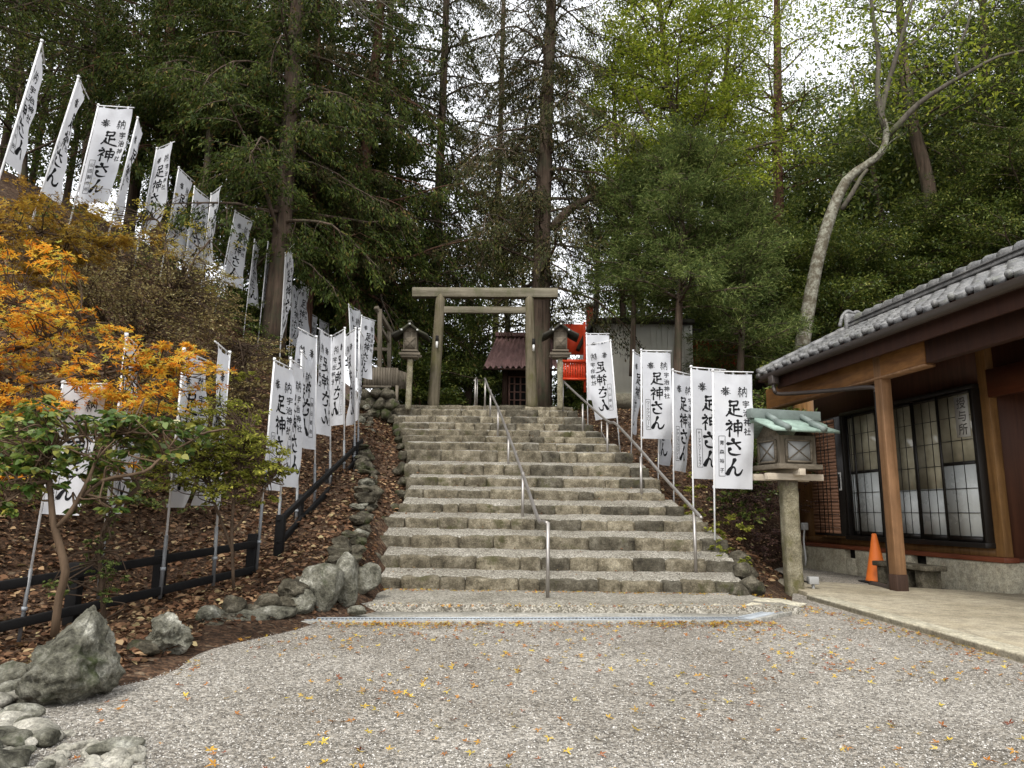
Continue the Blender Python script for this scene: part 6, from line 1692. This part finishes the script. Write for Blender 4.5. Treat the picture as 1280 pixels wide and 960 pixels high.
plant('maple_tree', 'maple with orange autumn leaves in layers at the left edge', 'maple', at(-70, 700, 6.4),
      [(30, 360, 6.4, 80, 66, 56, 22), (60, 415, 6.3, 85, 42, 34, 20), (20, 470, 6.2, 60, 28, 20, 20), (175, 468, 6.0, 90, 38, 50, 20), (225, 448, 6.0, 46, 18, 18, 22), (130, 500, 5.9, 80, 16, 18, 34), (50, 505, 6.0, 60, 16, 14, 34), (150, 580, 5.8, 16, 10, 3, 26), (30, 590, 5.6, 30, 12, 4, 24)],
      'orange', .066, 'maple', 1, [([(-80, 720, 6.4), (-60, 560, 6.4), (-30, 450, 6.4), (20, 380, 6.4)], [16, 12, 9, 4]), ([(-40, 500, 6.4), (40, 480, 6.2), (110, 470, 6.1), (200, 455, 6.0)], [7, 5, 4, 2]), ([(-30, 450, 6.4), (40, 430, 6.3), (100, 400, 6.3)], [6, 4, 2])], up=1.6)
plant('maple_tree', 'golden brown maple boughs above the orange ones in the upper left', 'maple', at(-120, 620, 7.6),
      [(30, 285, 7.6, 110, 42, 54, 44), (110, 300, 7.8, 70, 26, 26, 40), (10, 330, 7.4, 60, 30, 22, 40)], 'goldbrown', .062, 'maple', 2,
      [([(-130, 640, 7.6), (-110, 420, 7.6), (-60, 310, 7.6), (20, 290, 7.6), (120, 300, 7.8)], [14, 10, 7, 4, 2])], up=1.4)
plant('camellia_tree', 'small tree with a bent brown trunk and glossy green leaves before the left fence', 'small tree', at(70, 790, 4.75),
      [(55, 540, 4.9, 80, 26, 26, 16), (150, 535, 5.0, 80, 24, 24, 16), (40, 590, 4.8, 50, 26, 18, 18), (205, 548, 5.1, 60, 26, 22, 18), (110, 575, 4.9, 70, 14, 16, 16), (10, 560, 4.7, 40, 30, 16, 18), (55, 515, 5.0, 50, 14, 10, 16), (120, 630, 4.8, 40, 14, 6, 12), (8, 640, 4.6, 14, 20, 4, 12), (150, 610, 4.9, 30, 12, 4, 10)],
      'camellia', .062, 'broad', 3, [([(68, 796, 4.75), (74, 745, 4.75), (82, 715, 4.75), (74, 680, 4.75), (66, 650, 4.75), (62, 600, 4.8), (55, 560, 4.9)], [10, 9, 10, 9, 8, 6, 3]),
       ([(70, 660, 4.75), (88, 640, 4.75), (108, 605, 4.8), (120, 575, 4.85)], [6, 6, 5, 3]), ([(95, 628, 4.78), (130, 600, 4.85), (180, 590, 4.9), (205, 570, 5.0), (260, 540, 5.1)], [5, 5, 4, 3, 2]),
       ([(62, 600, 4.8), (30, 610, 4.7), (-10, 640, 4.6)], [6, 4, 2]), ([(58, 572, 4.87), (90, 548, 4.95), (160, 540, 5.0)], [4, 3, 2])], bark='brownbark', up=1.0, stemr=.0035)
plant('shrub', 'brown withered shrub spreading over the slope below the three close banners', 'shrub', at(175, 430, 9.4),
      [(165, 345, 9.0, 90, 52, 170, 26), (230, 365, 9.2, 64, 44, 90, 24), (105, 375, 8.7, 54, 42, 70, 24), (190, 410, 8.8, 95, 28, 90, 24), (270, 395, 9.8, 44, 28, 44, 24)],
      'brownleaf', .036, 'oval', 4, [([(172, 440, 9.3), (168, 400, 9.3), (160, 350, 9.4), (150, 310, 9.4)], [6, 5, 4, 2]), ([(172, 440, 9.3), (200, 390, 9.4), (230, 350, 9.5)], [5, 4, 2]), ([(172, 440, 9.3), (130, 400, 9.2), (95, 370, 9.1)], [5, 4, 2])], up=.3, stemr=.003, depth=1.2)
plant('shrub', 'twiggy shrub with yellow leaves in front of the three close banners', 'shrub', at(215, 380, 10.6),
      [(165, 290, 10.6, 60, 24, 22, 22), (225, 300, 10.8, 55, 34, 28, 22), (260, 340, 11.0, 34, 30, 16, 20), (115, 268, 10.4, 50, 14, 10, 18), (235, 240, 10.9, 14, 10, 3, 14)],
      'yellowleaf', .044, 'oval', 5, [([(215, 390, 10.6), (210, 330, 10.7), (200, 280, 10.7), (180, 270, 10.6)], [4, 4, 3, 1.5]), ([(218, 390, 10.6), (240, 330, 10.8), (262, 300, 11.0)], [4, 3, 1.5])], up=.5, stemr=.003, depth=1.2)
plant('shrub', 'brown leaved bush between the slim banner and the fence corner banner', 'shrub', at(310, 520, 10.0),
      [(310, 450, 10.4, 45, 34, 60, 26), (290, 490, 9.8, 40, 26, 40, 26), (330, 500, 10.0, 30, 24, 30, 24), (265, 430, 10.4, 40, 24, 30, 24), (335, 440, 11.4, 30, 24, 24, 22)],
      'brownleaf', .040, 'oval', 6, [([(310, 530, 10.0), (308, 480, 10.1), (300, 430, 10.3)], [5, 4, 2])], up=.4, stemr=.003, depth=1.2)
plant('azalea_bush', 'yellow green bush in front of the slim banner above the fence', 'bush', at(300, 690, 6.7),
      [(305, 570, 6.7, 46, 34, 100, 30), (262, 560, 6.6, 34, 36, 66, 28), (338, 590, 6.9, 24, 14, 26, 26), (250, 600, 6.5, 52, 22, 40, 26), (290, 520, 7.0, 46, 22, 36, 26), (215, 575, 6.4, 40, 28, 52, 24), (300, 622, 6.7, 40, 12, 14, 20), (235, 520, 6.6, 36, 20, 24, 24)],
      'azalea', .036, 'oval', 7, [([(292, 735, 6.6), (290, 650, 6.6), (300, 580, 6.7), (310, 540, 6.8)], [4, 4, 3, 1.5]), ([(291, 690, 6.6), (265, 620, 6.6), (240, 560, 6.6)], [4, 3, 1.5]), ([(291, 665, 6.6), (325, 620, 6.7), (345, 590, 6.8)], [3, 2.5, 1.5])], up=.8, stemr=.0025)
plant('sapling', 'slim creeper clad sapling behind the largest boulder', 'sapling', at(130, 740, 5.2),
      [(133, 725, 5.2, 22, 26, 22, 22), (118, 690, 5.2, 12, 30, 14, 18), (140, 650, 5.2, 9, 34, 14, 16), (130, 600, 5.2, 8, 20, 6, 14), (70, 735, 4.9, 26, 12, 8, 18)],
      'podo', .030, 'oval', 8, [([(130, 775, 5.2), (126, 715, 5.2), (124, 690, 5.2), (134, 652, 5.2), (152, 628, 5.2), (173, 609, 5.2), (168, 600, 5.2)], [6, 6, 6, 6, 6, 5, 3])], up=.6)
plant('shrub', 'dark green undergrowth behind the banner nearest the left edge', 'shrub', at(60, 650, 7.6),
      [(40, 600, 7.8, 90, 36, 70, 26), (160, 600, 8.4, 70, 34, 60, 26), (110, 560, 8.6, 70, 26, 40, 24), (240, 610, 9.2, 50, 26, 36, 24)], 'evergreen', .05, 'oval', 9, up=.6, stemr=.004, depth=1.4)
plant('shrub', 'olive undergrowth on the slope above the orange maple leaves', 'shrub', at(70, 480, 9.4),
      [(60, 450, 9.6, 90, 40, 70, 26), (160, 480, 9.8, 80, 34, 60, 26), (230, 500, 10.4, 60, 30, 46, 24), (20, 380, 9.8, 70, 40, 50, 24), (100, 340, 10.6, 70, 30, 40, 24)], 'brownleaf', .046, 'oval', 10, up=.5, stemr=.004, depth=1.6)
plant('shrub', 'dark low evergreen cover along the crest under the upper banners', 'shrub', at(180, 400, 12.6),
      [(40, 280, 11.0, 60, 16, 30, 30), (130, 310, 12.2, 60, 22, 44, 30), (220, 370, 13.4, 60, 26, 46, 30), (290, 420, 14.4, 50, 26, 46, 30), (350, 460, 15.4, 50, 24, 44, 30), (300, 380, 14.8, 40, 20, 24, 26)], 'evergreen', .055, 'oval', 11, up=.5, stemr=.004, depth=1.4)
plant('fern', 'pair of green fern fronds on the slope right of the slim banner', 'fern', at(312, 480, 9.0), [(310, 468, 9.0, 14, 5, 8, 26), (285, 470, 9.0, 14, 6, 6, 24)], 'azalea', .05, 'needle', 12, up=1.2)
plant('shrub', 'leafy green weeds with pale leaves beside the right end of the lowest steps', 'weeds', at(920, 720, 9.4),
      [(905, 690, 9.6, 18, 16, 16, 18), (925, 705, 9.3, 14, 10, 10, 14), (880, 670, 10.2, 22, 16, 20, 20), (915, 660, 10.0, 22, 18, 16, 18), (862, 640, 10.8, 16, 14, 12, 18), (868, 600, 11.6, 16, 22, 14, 18)], 'azalea', .044, 'broad', 13, up=.9, stemr=.003)
plant('shrub', 'dark reddish hedge in the deep gap behind the copper roofed lantern', 'hedge', at(958, 690, 11.6),
      [(958, 650, 12.0, 34, 50, 90, 30), (940, 610, 12.4, 34, 40, 60, 28), (978, 600, 13.0, 34, 50, 60, 28), (900, 620, 12.6, 34, 30, 36, 26), (960, 560, 13.2, 30, 30, 34, 26)], 'hedge', .038, 'oval', 14, up=.4, stemr=.004, depth=1.0)
# bare twigs drooping into the frame at the top
tb = empty('bare_branch', at(430, -60, 9.0), 'bare pale twigs hanging into the frame at the top left of centre', 'branch')
rs = np.random.RandomState(31); mb = MB()
for k in range(22):
    a = at(420 + rs.uniform(-10, 10), -30, 9); b = at(rs.uniform(430, 540), rs.uniform(0, 55), 9 + rs.normal() * .3)
    mb.tube(smooth_path([a, (a + b) / 2 + rs.normal(size=3) * .12, b], 5), np.linspace(.010, .003, 11), 4, False)
mb.build('twigs', M['greybark'], tb)

# ------------------------------------------------------------------ fallen leaves
def scatter(name, label, x, y, z, size, kind, m, seed, up=3.0):
    rs = np.random.RandomState(seed); n = len(x)
    a = rs.rand(n) * 6.283
    d = np.stack([np.cos(a), np.sin(a), rs.normal(size=n) * .18], 1)
    V, fs = leaf_mesh(rs, np.stack([x, y, z], 1), d, size, kind, up, .45)
    o = MB().add(V, fs).build(name, M[m])
    return tag(o, label, 'leaves', kind='stuff')
rs = np.random.RandomState(17)
n = 46000
x = rs.uniform(-8.5, -1.2, n); y = rs.uniform(4.4, 15.6, n); z = ground_z(x, y)
keep = ((z > 0.06) | ((x < np.interp(y, [4.4, 5.2, 6.1, 6.6, 6.9], [-2.2, -2.2, -2.4, -1.95, -1.9]) - .05) & (y < 6.9))) & (x < np.interp(y, SY, SXL) - .02)
x, y, z = x[keep], y[keep], z[keep]
scatter('leaf_litter', 'brown dead leaves covering the left bank and slope', x, y, z + rs.uniform(0.0, .035, len(x)), .062, 'broad', 'deadleaf', 1, 1.0)
n = 14000
x = rs.uniform(1.2, 5.6, n); y = rs.uniform(8.8, 17, n); z = ground_z(x, y)
keep = (x > np.interp(y, SY, SXR) + .0) & (z > 0.08)
x, y, z = x[keep], y[keep], z[keep]
scatter('leaf_litter', 'brown dead leaves on the bank right of the steps', x, y, z + rs.uniform(0.0, .035, len(x)), .06, 'broad', 'deadleaf', 2, 1.0)
# yard: scattered maple leaves, thick against the drain
n = 2200
x = rs.uniform(-2.1, 5, n); y = 2.6 + 4.2 * rs.rand(n) ** .8
drift = np.array([mnoise.noise(Vector((a * 1.1, b * 1.1, 2.0))) for a, b in zip(x, y)])
keep = (rs.rand(n) < np.clip(.45 + 1.5 * drift, .06, 1)) & (y < np.interp(x, [-2.1, -1.9, 2.35, 3.1, 4.0], [6.2, 6.5, 6.9, 7.8, 5.2]) - .1) & ~((x > 3.6) & (y > 5.2))
scatter('fallen_leaves', 'yellow orange and red maple leaves scattered over the gravel', x[keep], y[keep], np.full(keep.sum(), .010), .042, 'maple', 'fallen', 3, 2.0)
n = 1500
u = rs.rand(n); x = -1.7 + 4.2 * u; y = np.interp(x, [-1.9, 2.35], [6.60, 6.99]) - .03 - np.abs(rs.normal(size=n)) * (.10 + .10 * rs.rand(n))
keep = rs.rand(n) < np.clip(.25 + .75 * np.sin(u * 5 + .6) ** 2, 0, 1)
scatter('fallen_leaves', 'band of orange leaves gathered along the front of the drain', x[keep], y[keep], .008 + .02 * rs.rand(keep.sum()), .034, 'maple', 'fallen', 4, 1.6)
n = 900
u = rs.rand(n); x = -1.6 + 4.5 * u; y = np.where(rs.rand(n) < .45, 7.36 + .28 * u + rs.normal(size=n) * .06, 8.58 + rs.normal(size=n) * .06)
z = np.where(y < 8, .075, .09)
scatter('fallen_leaves', 'orange brown leaves lodged on the lowest landing', x, y, z, .034, 'maple', 'fallen', 5, 1.6)
X, Y_, Z = [], [], []
for i in range(NSTEP - 1):
    m_ = 70
    xx = rs.uniform(SXL[i] + .1, SXR[i] - .1, m_); q = rs.rand(m_) ** .5
    X.append(xx); Y_.append(SY[i] + .2 + .28 * q); Z.append(SZT[i] + (SZB[i + 1] - SZT[i]) * q + .012)
scatter('fallen_leaves', 'small brown leaves lying on the gravel treads of the steps', np.concatenate(X), np.concatenate(Y_), np.concatenate(Z), .034, 'broad', 'deadleaf', 6, 1.6)
n = 260
u = rs.rand(n); p0, p1 = onz(1000, 755, 0), onz(1280, 825, 0)
x = p0[0] + (p1[0] - p0[0]) * u - np.abs(rs.normal(size=n)) * .18; y = p0[1] + (p1[1] - p0[1]) * u
scatter('fallen_leaves', 'yellow and brown leaves along the kerb of the concrete platform', x, y, np.full(n, .010), .036, 'maple', 'fallen', 7, 1.8)
n = 160
x = rs.uniform(2.6, 3.3, n); y = rs.uniform(7.5, 9.2, n)
scatter('fallen_leaves', 'orange leaves on the drain apron by the lantern post', x, y, np.full(n, .03), .034, 'maple', 'fallen', 8, 1.6)

# loose gravel stones proud of the packed yard, nearest part only (uncountable: one object)
rs = np.random.RandomState(23)
n = 110000
y = 2.5 + 4.4 * rs.rand(n) ** 1.5; x = (rs.rand(n) * 2 - 1) * (0.78 * y + .2)
keep = (y < np.interp(x, [-2.1, -1.9, 2.35, 3.1], [6.2, 6.5, 6.9, 7.8]) - .05) & (x > np.interp(y, [2.5, 3, 3.8, 4.6, 5.2, 6.1, 7], [-2.1, -2.2, -2.3, -2.15, -2.1, -2.3, -1.9])) & ~((x > 3.4) & (y > 5.0))
x, y = x[keep], y[keep]; n = len(x)
T = np.array([(1, 0, 0), (-1, 0, 0), (0, 1, 0), (0, -1, 0), (0, 0, 1), (.6, .6, .55), (-.6, -.55, .6)], float)
TF = np.array([[0, 5, 4], [5, 2, 4], [2, 1, 4], [1, 6, 4], [6, 3, 4], [3, 0, 4], [0, 2, 5], [1, 3, 6]])
r = rs.uniform(.0022, .0052, n)
V = T[None] * r[:, None, None] * rs.uniform(.6, 1.4, (n, 1, 3)) * (1 + .3 * rs.normal(size=(n, 7, 1)))
V[..., 2] *= .8
a = rs.rand(n) * 6.283; c_, s_ = np.cos(a)[:, None], np.sin(a)[:, None]
V = np.stack([V[..., 0] * c_ - V[..., 1] * s_ + x[:, None], V[..., 0] * s_ + V[..., 1] * c_ + y[:, None], V[..., 2] + .001], -1)
o = MB().add(V.reshape(-1, 3), [(TF[None] + np.arange(n)[:, None, None] * 7).reshape(-1, 3)]).build('gravel_stones', M['pebble'])
tag(o, 'loose grey gravel stones over the near part of the yard', 'gravel', kind='stuff')
